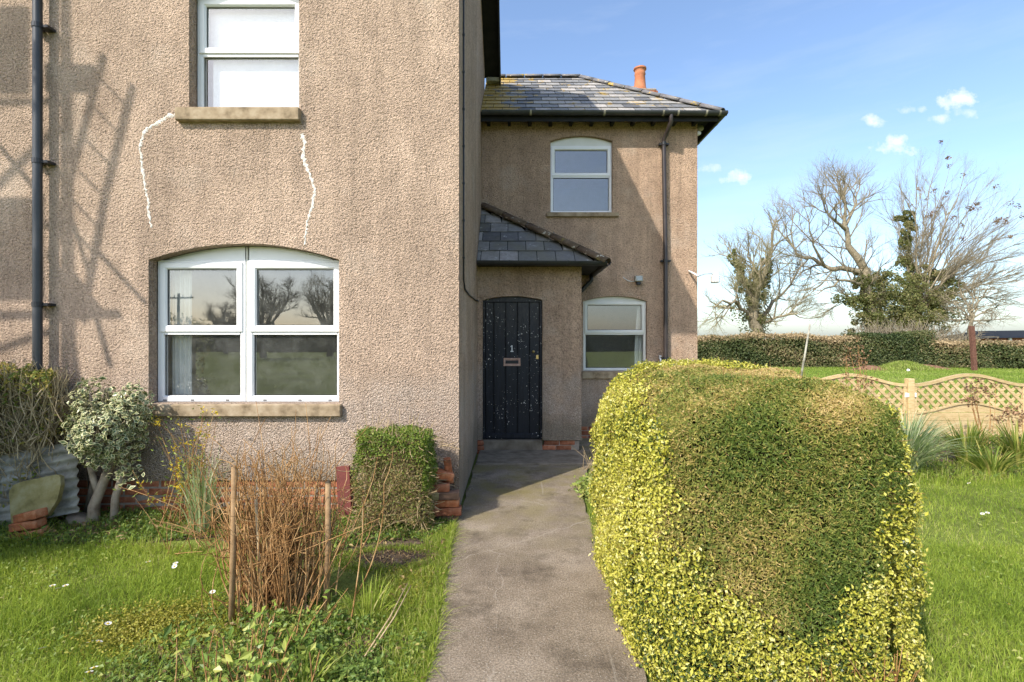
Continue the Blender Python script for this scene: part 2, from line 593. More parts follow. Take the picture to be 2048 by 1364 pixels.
m_grass = leafmat('grass_blade', [(0, (.17, .25, .035)), (.4, (.31, .41, .055)), (.8, (.43, .50, .085)), (1, (.62, .56, .24))], .5, .5, .2)
m_grassf = leafmat('far_grass_blade', [(0, (.20, .30, .05)), (.6, (.32, .42, .075)), (1, (.48, .50, .18))], .5, .6, .1)
m_weed = leafmat('weed_leaf', [(0, (.07, .13, .025)), (.5, (.16, .24, .045)), (.85, (.30, .36, .08)), (1, (.42, .38, .12))], .35)
m_goldmoss = leafmat('gold_moss', [(0, (.18, .19, .02)), (.6, (.32, .31, .04)), (1, (.45, .38, .07))], .3)
m_gold = leafmat('golden_leaf', [(0, (.05, .085, .02)), (.14, (.17, .20, .03)), (.3, (.44, .42, .045)), (.75, (.62, .57, .13)), (1, (.72, .68, .30))], .25, .38, .4)
m_yew = leafmat('yew_needle', [(0, (.085, .14, .025)), (.3, (.18, .235, .045)), (.55, (.33, .315, .075)), (.8, (.54, .41, .14)), (1, (.68, .52, .24))], .32, .5, .3)
m_box = leafmat('box_leaf', [(0, (.07, .12, .016)), (.5, (.16, .23, .03)), (1, (.34, .36, .07))], .3)
m_dryleaf = leafmat('dry_leaf', [(0, (.16, .10, .045)), (.6, (.33, .22, .10)), (1, (.42, .32, .14))], .2)
m_shootleaf = leafmat('privet_leaf', [(0, (.10, .17, .03)), (.5, (.26, .36, .06)), (1, (.48, .48, .12))], .35, .35, .4)
m_forsythia = leafmat('yellow_petal', [(0, (.60, .42, .02)), (1, (.80, .62, .06))], .3)
m_ivy = leafmat('ivy_leaf', [(0, (.13, .16, .045)), (.5, (.24, .25, .085)), (.8, (.36, .31, .14)), (1, (.48, .40, .21))], .45)
m_hedgefar = leafmat('hedgerow_leaf', [(0, (.045, .07, .022)), (.35, (.10, .125, .04)), (.55, (.19, .18, .075)), (.8, (.33, .24, .13)), (1, (.46, .35, .20))], .25)
m_sedge = leafmat('variegated_blade', [(0, (.18, .27, .09)), (.5, (.40, .48, .22)), (1, (.74, .74, .50))], .4)
m_strap = leafmat('strap_leaf', [(0, (.10, .17, .02)), (.6, (.25, .31, .05)), (1, (.48, .42, .12))], .35)
m_seed = leafmat('brown_seed', [(0, (.13, .075, .04)), (.6, (.27, .16, .085)), (1, (.38, .22, .11))], .15)


def hollymat():
    t = NT('variegated_holly_leaf')
    e = t.attr('edge')
    c = t.mix(t.maprange(e, .66, .74), t.ramp(t.attr('rnd'), [(0, (.05, .085, .028)), (1, (.16, .20, .07))]), (.62, .59, .32))
    return t.done(c, .35, None, .5)


m_holly = hollymat()

# ------------------------------------------------------------------ vectorised geometry
def unit(a):
    return a / np.maximum(np.linalg.norm(a, axis=-1, keepdims=True), 1e-9)


def leaf_mesh(name, P, N, L, W, mat, tilt=.7, rnd=None, edge=False, lift=0.):
    P = np.asarray(P, float); N = np.asarray(N, float)
    n_ = len(P)
    L = np.broadcast_to(np.asarray(L, float), (n_,))[:, None] * rng.uniform(.7, 1.3, (n_, 1))
    k_ = rng.uniform(.7, 1.35, (n_, 1))
    L = L * k_
    W = np.broadcast_to(np.asarray(W, float), (n_,))[:, None] * rng.uniform(.8, 1.2, (n_, 1)) * k_
    nn = unit(N + tilt * rng.normal(size=(n_, 3)))
    t = rng.normal(size=(n_, 3)) + lift * N
    t = unit(t - (t * nn).sum(1, keepdims=True) * nn)
    s = np.cross(nn, t)
    if rnd is None: rnd = rng.random(n_)
    a = P - t * L * .5; c = P + t * L * .5 - nn * L * .12
    b = P + s * W * .5 + nn * W * .12; d = P - s * W * .5 + nn * W * .12
    if edge:
        V = np.stack([P - nn * .001, a, b, c, d], 1).reshape(-1, 3)
        i = np.arange(n_)[:, None] * 5
        F = np.concatenate([i + np.array([[0, 1, 2]]), i + np.array([[0, 2, 3]]), i + np.array([[0, 3, 4]]), i + np.array([[0, 4, 1]])])
        return np_mesh(name, V, F, mat, False, {'rnd': np.repeat(rnd, 5), 'edge': np.tile([0, 1, 1, 1, 1], n_)})
    V = np.stack([a, b, c, d], 1).reshape(-1, 3)
    F = np.arange(n_ * 4).reshape(-1, 4)
    return np_mesh(name, V, F, mat, False, {'rnd': np.repeat(rnd, 4)})


def blade_mesh(name, P, H, W, mat, lean=.35, rnd=None, droop=.5, head=None):
    """grass blades: P (n,3) base, H heights, W widths"""
    P = np.asarray(P, float); n_ = len(P)
    H = np.broadcast_to(np.asarray(H, float), (n_,))[:, None] * rng.uniform(.55, 1.35, (n_, 1))
    W = np.broadcast_to(np.asarray(W, float), (n_,))[:, None] * rng.uniform(.7, 1.3, (n_, 1))
    a = rng.uniform(0, 6.283, n_) if head is None else head
    dirv = np.stack([np.cos(a), np.sin(a), np.zeros(n_)], 1)
    side = np.stack([-np.sin(a), np.cos(a), np.zeros(n_)], 1)
    tw = rng.uniform(0, 6.283, n_)
    side = unit(side * np.cos(tw)[:, None] + dirv * np.sin(tw)[:, None] * .6)
    le = np.abs(rng.normal(size=(n_, 1))) * lean
    up = np.array([[0, 0, 1.]])
    m = P + up * H * .55 + dirv * H * le * .4
    tip = P + up * H * (1 - droop * np.minimum(le, 1.2) * .6) + dirv * H * le * 1.2
    V = np.stack([P - side * W * .5, P + side * W * .5, m + side * W * .42, m - side * W * .42, tip], 1).reshape(-1, 3)
    i = np.arange(n_)[:, None] * 5
    if rnd is None: rnd = rng.random(n_)
    return np_mesh(name, V, [i + np.array([[0, 1, 2, 3]]), i + np.array([[3, 2, 4]])], mat, False, {'rnd': np.repeat(rnd, 5)})


def tubes_arrays(P, Rr, sides):
    """P (M,K,3), Rr (M,K)"""
    P = np.asarray(P, float); Rr = np.asarray(Rr, float)
    M, K, _ = P.shape
    T = np.empty_like(P)
    T[:, 1:-1] = P[:, 2:] - P[:, :-2]; T[:, 0] = P[:, 1] - P[:, 0]; T[:, -1] = P[:, -1] - P[:, -2]
    T = unit(T)
    mean = unit(P[:, -1] - P[:, 0])
    ref = np.where(np.abs(mean[:, 2:3]) > .8, np.array([[1., 0, 0]]), np.array([[0, 0, 1.]]))
    A = unit(np.cross(T, ref[:, None, :])); B = np.cross(T, A)
    ang = np.arange(sides) * 2 * np.pi / sides
    V = P[:, :, None, :] + Rr[:, :, None, None] * (A[:, :, None, :] * np.cos(ang)[None, None, :, None] + B[:, :, None, :] * np.sin(ang)[None, None, :, None])
    V = V.reshape(-1, 3)
    base = (np.arange(M)[:, None, None] * K + np.arange(K - 1)[None, :, None]) * sides
    k = np.arange(sides)[None, None, :]; k2 = (k + 1) % sides
    F = np.stack([base + k, base + k2, base + sides + k2, base + sides + k], -1).reshape(-1, 4)
    return V, F


def tubes_mesh(name, groups, mat, smooth=True):
    """groups: list of (P, R, sides)"""
    Vs, Fs, o = [], [], 0
    for P, Rr, s_ in groups:
        if len(P) == 0: continue
        V, F = tubes_arrays(P, Rr, s_)
        Vs.append(V); Fs.append(F + o); o += len(V)
    return np_mesh(name, np.concatenate(Vs), np.concatenate(Fs), mat, smooth)


def rounded_box_samples(n, c, h, r):
    """points and normals on a rounded box: centre c, half sizes h, radius r"""
    c, h = np.array(c, float), np.array(h, float)
    ar = np.array([h[1] * h[2], h[1] * h[2], h[0] * h[2], h[0] * h[2], h[0] * h[1]])
    f = rng.choice(5, n, p=ar / ar.sum())
    p = rng.uniform(-1, 1, (n, 3))
    for i, (ax, sg) in enumerate([(0, -1), (0, 1), (1, -1), (1, 1), (2, 1)]):
        p[f == i, ax] = sg
    p *= h
    lim = h - r
    q = np.clip(p, -lim, lim); q[:, 2] = np.where(p[:, 2] < 0, p[:, 2], q[:, 2])
    d = p - q
    nn = unit(d)
    return c + q + nn * np.minimum(r, np.linalg.norm(d, axis=1, keepdims=True) + 1e-9), nn


def bulge(P, N, amp, freq, seed=0):
    rs = np.random.default_rng(seed)
    s = np.zeros(len(P))
    for k in range(5):
        w = rs.normal(size=3) * freq * (1 + .5 * k); ph = rs.uniform(0, 6.28)
        s += np.sin(P @ w + ph) / (1 + .5 * k)
    return P + N * (amp * s)[:, None]


def in_poly(X, Y, poly):
    ins = np.zeros(len(X), bool)
    n_ = len(poly)
    for i in range(n_):
        x1, y1 = poly[i]; x2, y2 = poly[(i + 1) % n_]
        c = ((y1 > Y) != (y2 > Y)) & (X < (x2 - x1) * (Y - y1) / (y2 - y1 + 1e-12) + x1)
        ins ^= c
    return ins


def scatter(poly, n):
    poly = np.array(poly)
    lo, hi = poly.min(0), poly.max(0)
    out = []
    tot = 0
    while tot < n:
        q = rng.uniform(lo, hi, (n * 2, 2))
        q = q[in_poly(q[:, 0], q[:, 1], poly)]
        out.append(q); tot += len(q)
    return np.concatenate(out)[:n]


def sheet(name, poly, z, mat, thick=0., jitter=0., parent=None, sub=.25):
    """flat ground sheet (x, y polygon) with optional thickness"""
    pts = []
    for i in range(len(poly)):
        a, b = np.array(poly[i]), np.array(poly[(i + 1) % len(poly)])
        k = max(1, int(np.linalg.norm(b - a) / sub)) if jitter else 1
        for j in range(k):
            p = a + (b - a) * j / k
            if jitter: p = p + rng.normal(size=2) * jitter
            pts.append((float(p[0]), float(p[1])))
    n = len(pts)
    vs, es, fs = delaunay_2d_cdt([Vector(p) for p in pts], [(i, (i + 1) % n) for i in range(n)], [], 1, 1e-6)[:3]
    b = MB()
    b.add([(v[0], v[1], z) for v in vs], [tuple(f) for f in fs])
    if thick:
        b.add([(p[0], p[1], z) for p in pts] + [(p[0], p[1], z - thick) for p in pts], [(i, (i + 1) % n, n + (i + 1) % n, n + i) for i in range(n)])
    me = bpy.data.meshes.new(name); me.from_pydata(b.v, [], b.f)
    bm = bmesh.new(); bm.from_mesh(me)
    bmesh.ops.remove_doubles(bm, verts=bm.verts, dist=1e-5)
    bmesh.ops.recalc_face_normals(bm, faces=bm.faces); bm.to_mesh(me); bm.free()
    me.materials.append(mat)
    return obj(name, me, parent)

# ================================================================== SETTING
tag(sheet('ground', [(-400, -400), (400, -400), (400, 700), (-400, 700)], GZ, m_ground), kind='structure')
PL = [gnd(850, 1364), gnd(868, 1290), gnd(885, 1180), gnd(903, 1085), gnd(910, 1048), (-.47, 4.55), (-.47, 7.0)]
PR = [(1.0, 6.45), gnd(1172, 950), gnd(1164, 990), gnd(1192, 1075), gnd(1218, 1170), gnd(1272, 1290), gnd(1300, 1364), (.60, 1.2)]
path_poly = PL + PR + [(-.44, 1.2)]
tag(sheet('garden_path', path_poly, 0.0, m_path, .08, .009, None, .12), kind='structure')
# step slab in front of the porch and the yard strip beside it
tag(MB().box(-.46, 1.02, 6.32, 7.12, -.03, .022, .008).build('step_slab', m_concgrey), kind='structure')
tag(sheet('yard_paving', [(1.03, 6.47), (4.6, 6.47), (4.6, 8.12), (1.0, 8.12), (1.0, 7.16)], -.006, m_path, .05), kind='structure')
bed_left = [(-5.2, 3.85), (-3.1, 3.9), (-2.4, 4.05), (-1.9, 3.75), (-1.3, 3.6), (-.62, 4.0), (-.5, 4.3), (-.5, 4.64), (-6, 4.64)]
tag(sheet('garden_bed', bed_left, GZ + .006, m_soil, 0, .03), kind='structure')
bed_mid = [(-2.0, 2.35), (-1.75, 2.9), (-1.2, 3.1), (-.75, 2.8), (-.55, 2.2), (-.45, 1.6), (-1.9, 1.6)]
tag(sheet('shrub_bed', bed_mid, GZ + .006, m_soil, 0, .03), kind='structure')
bed_right = [(3.3, 6.1), (5.0, 5.75), (9.5, 5.5), (9.5, 8.3), (3.3, 8.3)]
tag(sheet('fence_bed', bed_right, GZ + .006, m_soil, 0, .04), kind='structure')

# ================================================================== HOUSE
house = thing('house', 'brown roughcast rendered house with slate roofed wing and small porch', 'house', (-2.5, 4.65, 0))


def arch(x0, x1, zs, zc, n=12):
    """points of a segmental arch from left to right (x, z)"""
    pts = []
    for i in range(n + 1):
        k = i / n
        pts.append((x0 + (x1 - x0) * k, zs + (zc - zs) * (1 - (2 * k - 1) ** 2)))
    return pts


def opening(x0, x1, z0, zs, zc):
    return [(x1, z0), (x0, z0)] + arch(x0, x1, zs, zc)


def wall_sheet(name, y, outer, holes, reveal, mat, parent, thick=.03):
    pts, edges = [], []
    for loop in [outer] + holes:
        o = len(pts); n = len(loop)
        pts += [Vector(p) for p in loop]
        edges += [(o + i, o + (i + 1) % n) for i in range(n)]
    vs, es, fs = delaunay_2d_cdt(pts, edges, [], 0, 1e-6)[:3]
    b = MB()
    keep = []
    for f in fs:
        c = sum((vs[i] for i in f), Vector((0, 0))) / len(f)
        cx, cy = np.array([c.x]), np.array([c.y])
        if not in_poly(cx, cy, outer)[0]: continue
        if any(in_poly(cx, cy, h)[0] for h in holes): continue
        keep.append(tuple(f))
    b.add([(v.x, y, v.y) for v in vs], keep)
    for h in holes:
        n = len(h)
        b.add([(x, y, z) for x, z in h] + [(x, y + reveal, z) for x, z in h], [(i, (i + 1) % n, n + (i + 1) % n, n + i) for i in range(n)])
    n = len(outer)
    b.add([(x, y, z) for x, z in outer] + [(x, y + thick, z) for x, z in outer], [(i, (i + 1) % n, n + (i + 1) % n, n + i) for i in range(n)])
    return b.build(name, mat, parent)


RV = .115
# --- front block, walls
H_EAVE = 6.38
win_up = dict(x0=fx(378), x1=fx(598), z0=fz(220), zs=fz(-20), zc=fz(-50))
win_lo = dict(x0=fx(297), x1=fx(678), z0=fz(807), zs=fz(519), zc=fz(487))
wall_front = wall_sheet('front_wall', YF, [(-8, .277), (XS, .277), (XS, H_EAVE), (-8, H_EAVE)],
                        [opening(**win_up), opening(**win_lo)], RV, m_render, house)
# gable side wall of the front block
b = MB()
prof = [(YF + .001, .0), (YF + .001, H_EAVE + .1), (6.9, 7.70), (9.0, H_EAVE + .1), (9.0, .0)]
b.add([(XS + .0, y, z) for y, z in prof] + [(XS - .05, y, z) for y, z in prof], [tuple(range(5)), tuple(range(9, 4, -1))] + [(i, (i + 1) % 5, 5 + (i + 1) % 5, 5 + i) for i in range(5)])
b.build('side_wall', m_render_wing, house)
b = MB()
b.add([(-8, YF + .02, -.1), (-8, 9, -.1), (-8, 9, 6.4), (-8, 6.9, 7.7), (-8, YF + .02, 6.4), (XS - .06, 9, -.1), (XS - .06, 9, 6.4)],
      [(0, 1, 2, 3, 4), (1, 5, 6, 2)])
b.build('rear_wall', m_render, house)
# brick plinth of the front wall: mortar sheet and single bricks
mort = MB().box(-7.9, XS - .015, YF + .022, YF + .06, -.1, .279).build('plinth', m_mortar, house)
bl, bh = .215, .065


def brick_mesh(name, l, d, h, mat, seed):
    rs = random.Random(seed)
    bm = bmesh.new()
    bmesh.ops.create_cube(bm, size=1)
    for v in bm.verts:
        v.co = Vector((v.co.x * l, v.co.y * d, v.co.z * h))
    bmesh.ops.bevel(bm, geom=list(bm.edges), offset=.006, segments=1, affect='EDGES')
    for v in bm.verts:
        v.co += Vector((rs.uniform(-1, 1), rs.uniform(-1, 1), rs.uniform(-1, 1))) * .0022
    me = bpy.data.meshes.new(name); bm.to_mesh(me); bm.free()
    me.materials.append(mat)
    return me


BR = [brick_mesh('brick', bl, .102, bh, m_brick, k) for k in range(4)]
BRH = [brick_mesh('brick', .102, .102, bh, m_brick, 10 + k) for k in range(2)]
for row in range(4):
    z = .277 - .042 - row * .075
    x = -5.2 + (row % 2) * .1125
    while x < XS - .13:
        obj('brick', random.choice(BR), mort, (x + random.uniform(-.002, .002), YF + .07 + random.uniform(-.003, .003), z))
        x += .225

# --- window builder
def ring(mb, x0, x1, z0, z1, w, yf, yb, ch=.014):
    """rectangular frame with a chamfered inner edge"""
    L = [(0, yb), (0, yf + .004), (.004, yf), (w - ch, yf), (w, yf + ch), (w, yb)]
    v = []
    for (i, y) in L:
        v += [(x0 + i, y, z0 + i), (x1 - i, y, z0 + i), (x1 - i, y, z1 - i), (x0 + i, y, z1 - i)]
    f = []
    for k in range(len(L) - 1):
        for j in range(4):
            f.append((k * 4 + j, k * 4 + (j + 1) % 4, (k + 1) * 4 + (j + 1) % 4, (k + 1) * 4 + j))
    mb.add(v, f)


def pane(win, x0, x1, z0, z1, y):
    obj('pane', np_mesh('pane', [(x0 - .006, y, z0 - .006), (x1 + .006, y, z0 - .006), (x1 + .006, y, z1 + .006), (x0 - .006, y, z1 + .006)], np.array([[0, 1, 2, 3]]), m_glass), win)
    s = MB()
    t = .006
    for (a, b_, c, d) in ((x0, x1, z0, z0 + t), (x0, x1, z1 - t, z1), (x0, x0 + t, z0 + t, z1 - t), (x1 - t, x1, z0 + t, z1 - t)):
        s.box(a, b_, y - .006, y - .001, c, d)
    s.build('gasket', m_gasket, win)


def window_unit(win, x0, x1, z0, z1, zt, y, fw, sw, mat, flush=.012):
    """one unit: fixed lower light z0..zt, opening top sash zt..z1"""
    o = MB()
    ring(o, x0, x1, z0, z1, fw, y, y + .06)
    o.box(x0 + fw - .002, x1 - fw + .002, y + .002, y + .058, zt - .02, zt + .02)
    o.build('frame', mat, win)
    pane(win, x0 + fw, x1 - fw, z0 + fw, zt - .02, y + .03)
    s = MB()
    e = fw * .45
    ring(s, x0 + e, x1 - e, zt + .006, z1 - e, sw, y - flush, y + .05)
    s.build('sash', mat, win)
    pane(win, x0 + e + sw, x1 - e - sw, zt + .006 + sw, z1 - e - sw, y + .022)


# big ground floor window (paired units under a flat arch)
wy = YF + RV
q = wy / YF
W1 = MB()
win = None
def make_window(name):
    o = bpy.data.objects.new(name, None); o.empty_display_size = .1
    return o


def window_group(loc):
    return link(make_window('window'), house, loc)


ix = lambda u: (u - 1024) / 1000 * wy
iz = lambda v: CAMZ - (v - 682) / 1000 * wy
w = window_group((fx(490), wy, win_lo['z0']))
xm = ix(493)
for (a, b_) in ((win_lo['x0'] + .004, xm - .008), (xm + .008, win_lo['x1'] - .004)):
    window_unit(w, a, b_, win_lo['z0'] + .002, iz(520), iz(665), wy, .058, .062, m_upvc)
MB().box(xm - .006, xm + .006, wy + .008, wy + .05, win_lo['z0'] + .002, fz(489)).build('mullion', m_upvc_old, w)
ap = arch(win_lo['x0'] + .005, win_lo['x1'] - .005, win_lo['zs'] - .004, win_lo['zc'] - .004)
for (sgn, lo_, hi_) in ((-1, win_lo['x0'], xm - .02), (1, xm + .02, win_lo['x1'])):
    poly = [p for p in ap if lo_ <= p[0] <= hi_]
    zc_ = win_lo['zc'] - .004
    if sgn < 0: poly = poly + [(hi_, zc_), (hi_, iz(522)), (win_lo['x0'] + .005, iz(522))]
    else: poly = [(lo_, iz(522)), (lo_, zc_)] + poly + [(win_lo['x1'] - .005, iz(522))]
    MB().prism(poly, wy + .012, wy + .05).build('arch_panel', m_upvc, w)
MB().box(fx(306), fx(685), YF - .055, YF + RV + .01, fz(832), fz(807.5), .008).build('sill', m_sill, w)
# drip slots in the bottom rail
for u in (330, 385, 455, 530, 600, 660):
    MB().box(ix(u) - .016, ix(u) + .016, wy - .004, wy + .004, iz(801), iz(799)).build('drain_slot', m_gasket, w)

# upper window of the front block
w = window_group((fx(490), wy, win_up['z0']))
window_unit(w, win_up['x0'] + .004, win_up['x1'] - .004, win_up['z0'] - .04, iz(-5), iz(109), wy, .055, .06, m_upvc)
poly = arch(win_up['x0'] + .004, win_up['x1'] - .004, win_up['zs'] - .004, win_up['zc'] - .004) + [(win_up['x1'] - .004, iz(-4)), (win_up['x0'] + .004, iz(-4))]
MB().prism(poly, wy + .012, wy + .05).build('arch_panel', m_upvc, w)
MB().box(fx(357), fx(603), YF - .06, YF + RV + .01, fz(245), fz(219), .008).build('sill', m_sill, w)
# white filler along two old cracks
for pts in ([(352, 229), (335, 233), (322, 242), (305, 250), (290, 262), (283, 280), (279, 300), (284, 325), (286, 350), (290, 375), (296, 395), (297, 420), (302, 455)],
            [(603, 268), (609, 285), (606, 310), (612, 332), (620, 352), (629, 378), (627, 400), (621, 425), (615, 445), (611, 468), (609, 490)]):
    P = [Vector((fx(u), 0, fz(v))) for u, v in pts]
    dense = []
    for a_, b_ in zip(P[:-1], P[1:]):
        for k in range(7): dense.append(a_.lerp(b_, k / 7))
    dense.append(P[-1])
    vv, ff = [], []
    for i, p in enumerate(dense):
        t = (dense[min(i + 1, len(dense) - 1)] - dense[max(i - 1, 0)]).normalized()
        n_ = Vector((-t.z, 0, t.x))
        hw = random.choice((.008, .011, .014, .018, .022)) * (1 - .45 * i / len(dense))
        off = n_ * random.uniform(-.009, .009)
        vv += [tuple(p + off + n_ * hw + Vector((0, YF - .0008, 0))), tuple(p + off + Vector((0, YF - random.uniform(.002, .006), 0))), tuple(p + off - n_ * hw + Vector((0, YF - .0008, 0)))]
        if i:
            o = (i - 1) * 3
            ff += [(o, o + 1, o + 4, o + 3), (o + 1, o + 2, o + 5, o + 4)]
    MB().add(vv, ff).build('crack_filler', m_filler, wall_front)

# rooms behind the panes
def room(x0, x1, y0, y1, z0, z1):
    v = [(x, y, z) for x in (x0, x1) for y in (y0, y1) for z in (z0, z1)]
    f = [(0, 1, 3, 2), (4, 6, 7, 5), (2, 3, 7, 6), (0, 2, 6, 4), (1, 5, 7, 3)]
    MB().add(v, f).build('room', m_room, house)


room(-4.3, -.7, YF + .19, 8.0, .1, 2.75)
room(-3.6, -1.2, YF + .19, 7.5, 3.3, 5.9)
room(.3, 2.9, YB + .13, 11.0, 3.3, 4.9)
room(1.0, 2.95, YB + .13, 11.0, .1, 2.7)

# --- main roof over the front block
b = MB()
XR = XS + .26
prof = [(4.33, H_EAVE), (6.9, 7.76), (9.15, H_EAVE), (9.15, H_EAVE + .10), (6.9, 7.92), (4.33, H_EAVE + .10)]
n = len(prof)
b.add([(-8.2, y, z) for y, z in prof] + [(XR, y, z) for y, z in prof], [tuple(range(n)), tuple(range(2 * n - 1, n - 1, -1))] + [(i, (i + 1) % n, n + (i + 1) % n, n + i) for i in range(n)])
mroof = b.build('main_roof', m_soffit, house)
for (a_, c_) in (((4.30, H_EAVE - .03), (6.9, 7.73)), ((6.9, 7.73), (9.18, H_EAVE - .03))):
    b = MB()
    v = [(x, y, z + dz) for x in (XR + .002, XR + .03) for (y, z) in (a_, c_) for dz in (-.09, .13)]
    b.add(v, [(0, 1, 3, 2), (4, 6, 7, 5), (0, 4, 5, 1), (2, 3, 7, 6), (0, 2, 6, 4), (1, 5, 7, 3)])
    b.build('bargeboard', m_black, mroof)
MB().box(XS + .02, XR + .03, 9.10, 9.26, H_EAVE - .07, H_EAVE + .0, .01).build('gutter_end', m_galv, mroof)
MB().box(-8.2, XR + .03, 4.22, 4.33, H_EAVE - .08, H_EAVE + .02, .02).build('front_gutter', m_black, mroof)

# --- wing
ZE, ZR = 5.15, 6.70
YE, YR = 7.84, 9.77
XE, XA = 3.26, 1.33
XW = 3.0
wu = dict(x0=bx_(1101), x1=bx_(1225), z0=bz(425), zs=bz(282), zc=bz(271))
wlw = dict(x0=bx_(1166.5), x1=bx_(1294), z0=bz(742), zs=bz(602), zc=bz(592))
wing_wall = wall_sheet('wing_wall', YB, [(XS + .001, .195), (XW, .195), (XW, 5.2), (XS + .001, 5.2)], [opening(**wu), opening(**wlw)], .085, m_render_wing, house)
MB().box(XW - .04, XW - .002, YB + .001, 11.45, -.05, 5.2).build('wing_side_wall', m_render_wing, house)
MB().box(XS, XW - .003, 11.40, 11.44, -.05, 5.2).build('wing_rear_wall', m_render_wing, house)
pl2 = MB().box(1.0, XW - .02, YB + .02, YB + .06, -.1, .197).build('plinth', m_mortar, house)
for row in range(3):
    x = 1.12 + (row % 2) * .11
    while x < XW - .12:
        obj('brick', random.choice(BR), pl2, (x, YB + .066 + random.uniform(-.003, .003), .195 - .042 - row * .075))
        x += .225
yw = YB + .085
cx_ = lambda u: (u - 1024) / 1000 * yw
cz_ = lambda v: CAMZ - (v - 682) / 1000 * yw
for d_, zt, ztop, sill_u, sill_v in ((wu, 354, 293, (1093, 1237), (425.5, 434)), (wlw, 667, 602, (1163.5, 1297), (742.5, 757))):
    w = window_group(((d_['x0'] + d_['x1']) / 2, yw, d_['z0']))
    window_unit(w, d_['x0'] + .003, d_['x1'] - .003, d_['z0'] + .002, cz_(ztop), cz_(zt), yw - .03, .045, .052, m_upvc_old if d_ is wlw else m_upvc)
    poly = arch(d_['x0'] + .003, d_['x1'] - .003, d_['zs'] - .003, d_['zc'] - .003) + [(d_['x1'] - .003, cz_(ztop) + .001), (d_['x0'] + .003, cz_(ztop) + .001)]
    MB().prism(poly, yw - .022, yw + .02).build('arch_panel', m_upvc_old, w)
    MB().box(bx_(sill_u[0]), bx_(sill_u[1]), YB - .045, YB + .07, bz(sill_v[1]), bz(sill_v[0]), .006).build('sill', m_sill, w)

# wing roof: deck, slates, ridge and hip tiles
b = MB()
YB2 = 2 * YR - YE
b.add([(XS, YE, ZE), (XE, YE, ZE), (XE, YB2, ZE), (XS, YB2, ZE), (XS, YR, ZR), (XA, YR, ZR)],
      [(0, 1, 5, 4), (1, 2, 5), (2, 3, 4, 5), (0, 1, 2, 3)])
wroof = b.build('wing_roof', m_soffit, house)
sl = Vector((0, YR - YE, ZR - ZE)); SLEN = sl.length; sl.normalize()
nrm = Vector((0, -sl.z, sl.y))


def slate_course(parent, O, along, up, nrm, s0, s1, xlim0, xlim1, wid, off, mat, gap=.010, th=.008, lift=.022, chipped=0.):
    """slates of one course; xlim0/1(s) give the left and right limits at slope distance s"""
    x = -2 + off
    while x < 5:
        a0, a1 = x + gap / 2, x + wid - gap / 2
        x += wid
        lo0, hi0, lo1, hi1 = xlim0(s0), xlim1(s0), xlim0(s1), xlim1(s1)
        c = []
        for (s_, lo_, hi_, lf) in ((s0 + random.uniform(-.006, .006), lo0, hi0, lift), (s1 + .03, lo1, hi1, .006)):
            c.append((max(a0, lo_), min(a1, hi_), s_, lf))
        if c[0][1] - c[0][0] < .03: continue
        if c[1][1] - c[1][0] < .004:
            c[1] = (min(c[1][0], c[0][1] - .01), max(min(c[1][1], c[0][1]), min(c[1][0], c[0][1] - .01) + .004), c[1][2], c[1][3])
        v = []
        for (l_, r_, s_, lf) in c:
            for xx in (l_, r_):
                for h in (lf, lf + th):
                    v.append(O + along * xx + up * s_ + nrm * h)
        cen = sum(v, Vector()) / 8
        mb = MB().add(v, [(0, 1, 3, 2), (4, 6, 7, 5), (0, 4, 5, 1), (2, 3, 7, 6), (0, 2, 6, 4), (1, 5, 7, 3)])
        mb.build('slate', mat, parent)


O = Vector((0, YE, ZE))
nco = 11
ex = SLEN / nco
for k in range(nco):
    s0, s1 = k * ex - (.03 if k == 0 else 0), (k + 1) * ex
    slate_course(wroof, O, Vector((1, 0, 0)), sl, nrm, s0, s1, lambda s: XS + .004, lambda s: XE - max(s, 0) * (XE - XA) / SLEN,
                 .262, (k % 2) * .131 + random.uniform(-.015, .015), m_slate)


def half_round(parent, a, b_, r, count, mat, overlap=.0, name='ridge_tile', drop=.02, n=7, up=Vector((0, 0, 1))):
    a, b_ = Vector(a), Vector(b_)
    ax = (b_ - a).normalized()
    side = ax.cross(up).normalized(); upv = side.cross(ax).normalized()
    for i in range(count):
        p0 = a.lerp(b_, i / count) ; p1 = a.lerp(b_, (i + 1) / count - .006)
        v = []
        jit = random.uniform(-.004, .004)
        for p in (p0, p1):
            for rr in (r, r - .014):
                for k in range(n):
                    an = math.pi * (k / (n - 1)) * .94 + .03 * math.pi
                    v.append(p + side * (math.cos(an) * rr) + upv * (math.sin(an) * rr * .8 - drop + jit))
        f = []
        for k in range(n - 1):
            f += [(k, k + 1, 2 * n + k + 1, 2 * n + k), (n + k, 3 * n + k, 3 * n + k + 1, n + k + 1), (k, n + k, n + k + 1, k + 1), (2 * n + k, 2 * n + k + 1, 3 * n + k + 1, 3 * n + k)]
        f += [(0, 2 * n, 3 * n, n), (n - 1, 2 * n - 1, 4 * n - 1, 3 * n - 1)]
        MB().add(v, f).build(name, mat, parent, True)


half_round(wroof, (XS + .02, YR, ZR + .01), (XA, YR, ZR + .01), .105, 5, m_ridge)
half_round(wroof, (XE + .03, YE - .03, ZE + .0), (XA, YR, ZR + .01), .10, 8, m_ridge, name='hip_tile')
# rafter feet, soffit and fascia under the eave
for i in range(11):
    x = XS + .12 + i * .33
    MB().box(x - .025, x + .025, YE + .02, YB + .01, ZE - .11, ZE - .02).build('rafter_foot', m_soffit, wroof)
MB().box(XS + .005, XE - .03, YE + .012, YE + .03, ZE - .13, ZE - .004).build('fascia', m_soffit, wroof)
MB().box(XE - .03, XE - .012, YE + .031, YB2 - .03, ZE - .13, ZE - .004).build('fascia', m_soffit, wroof)


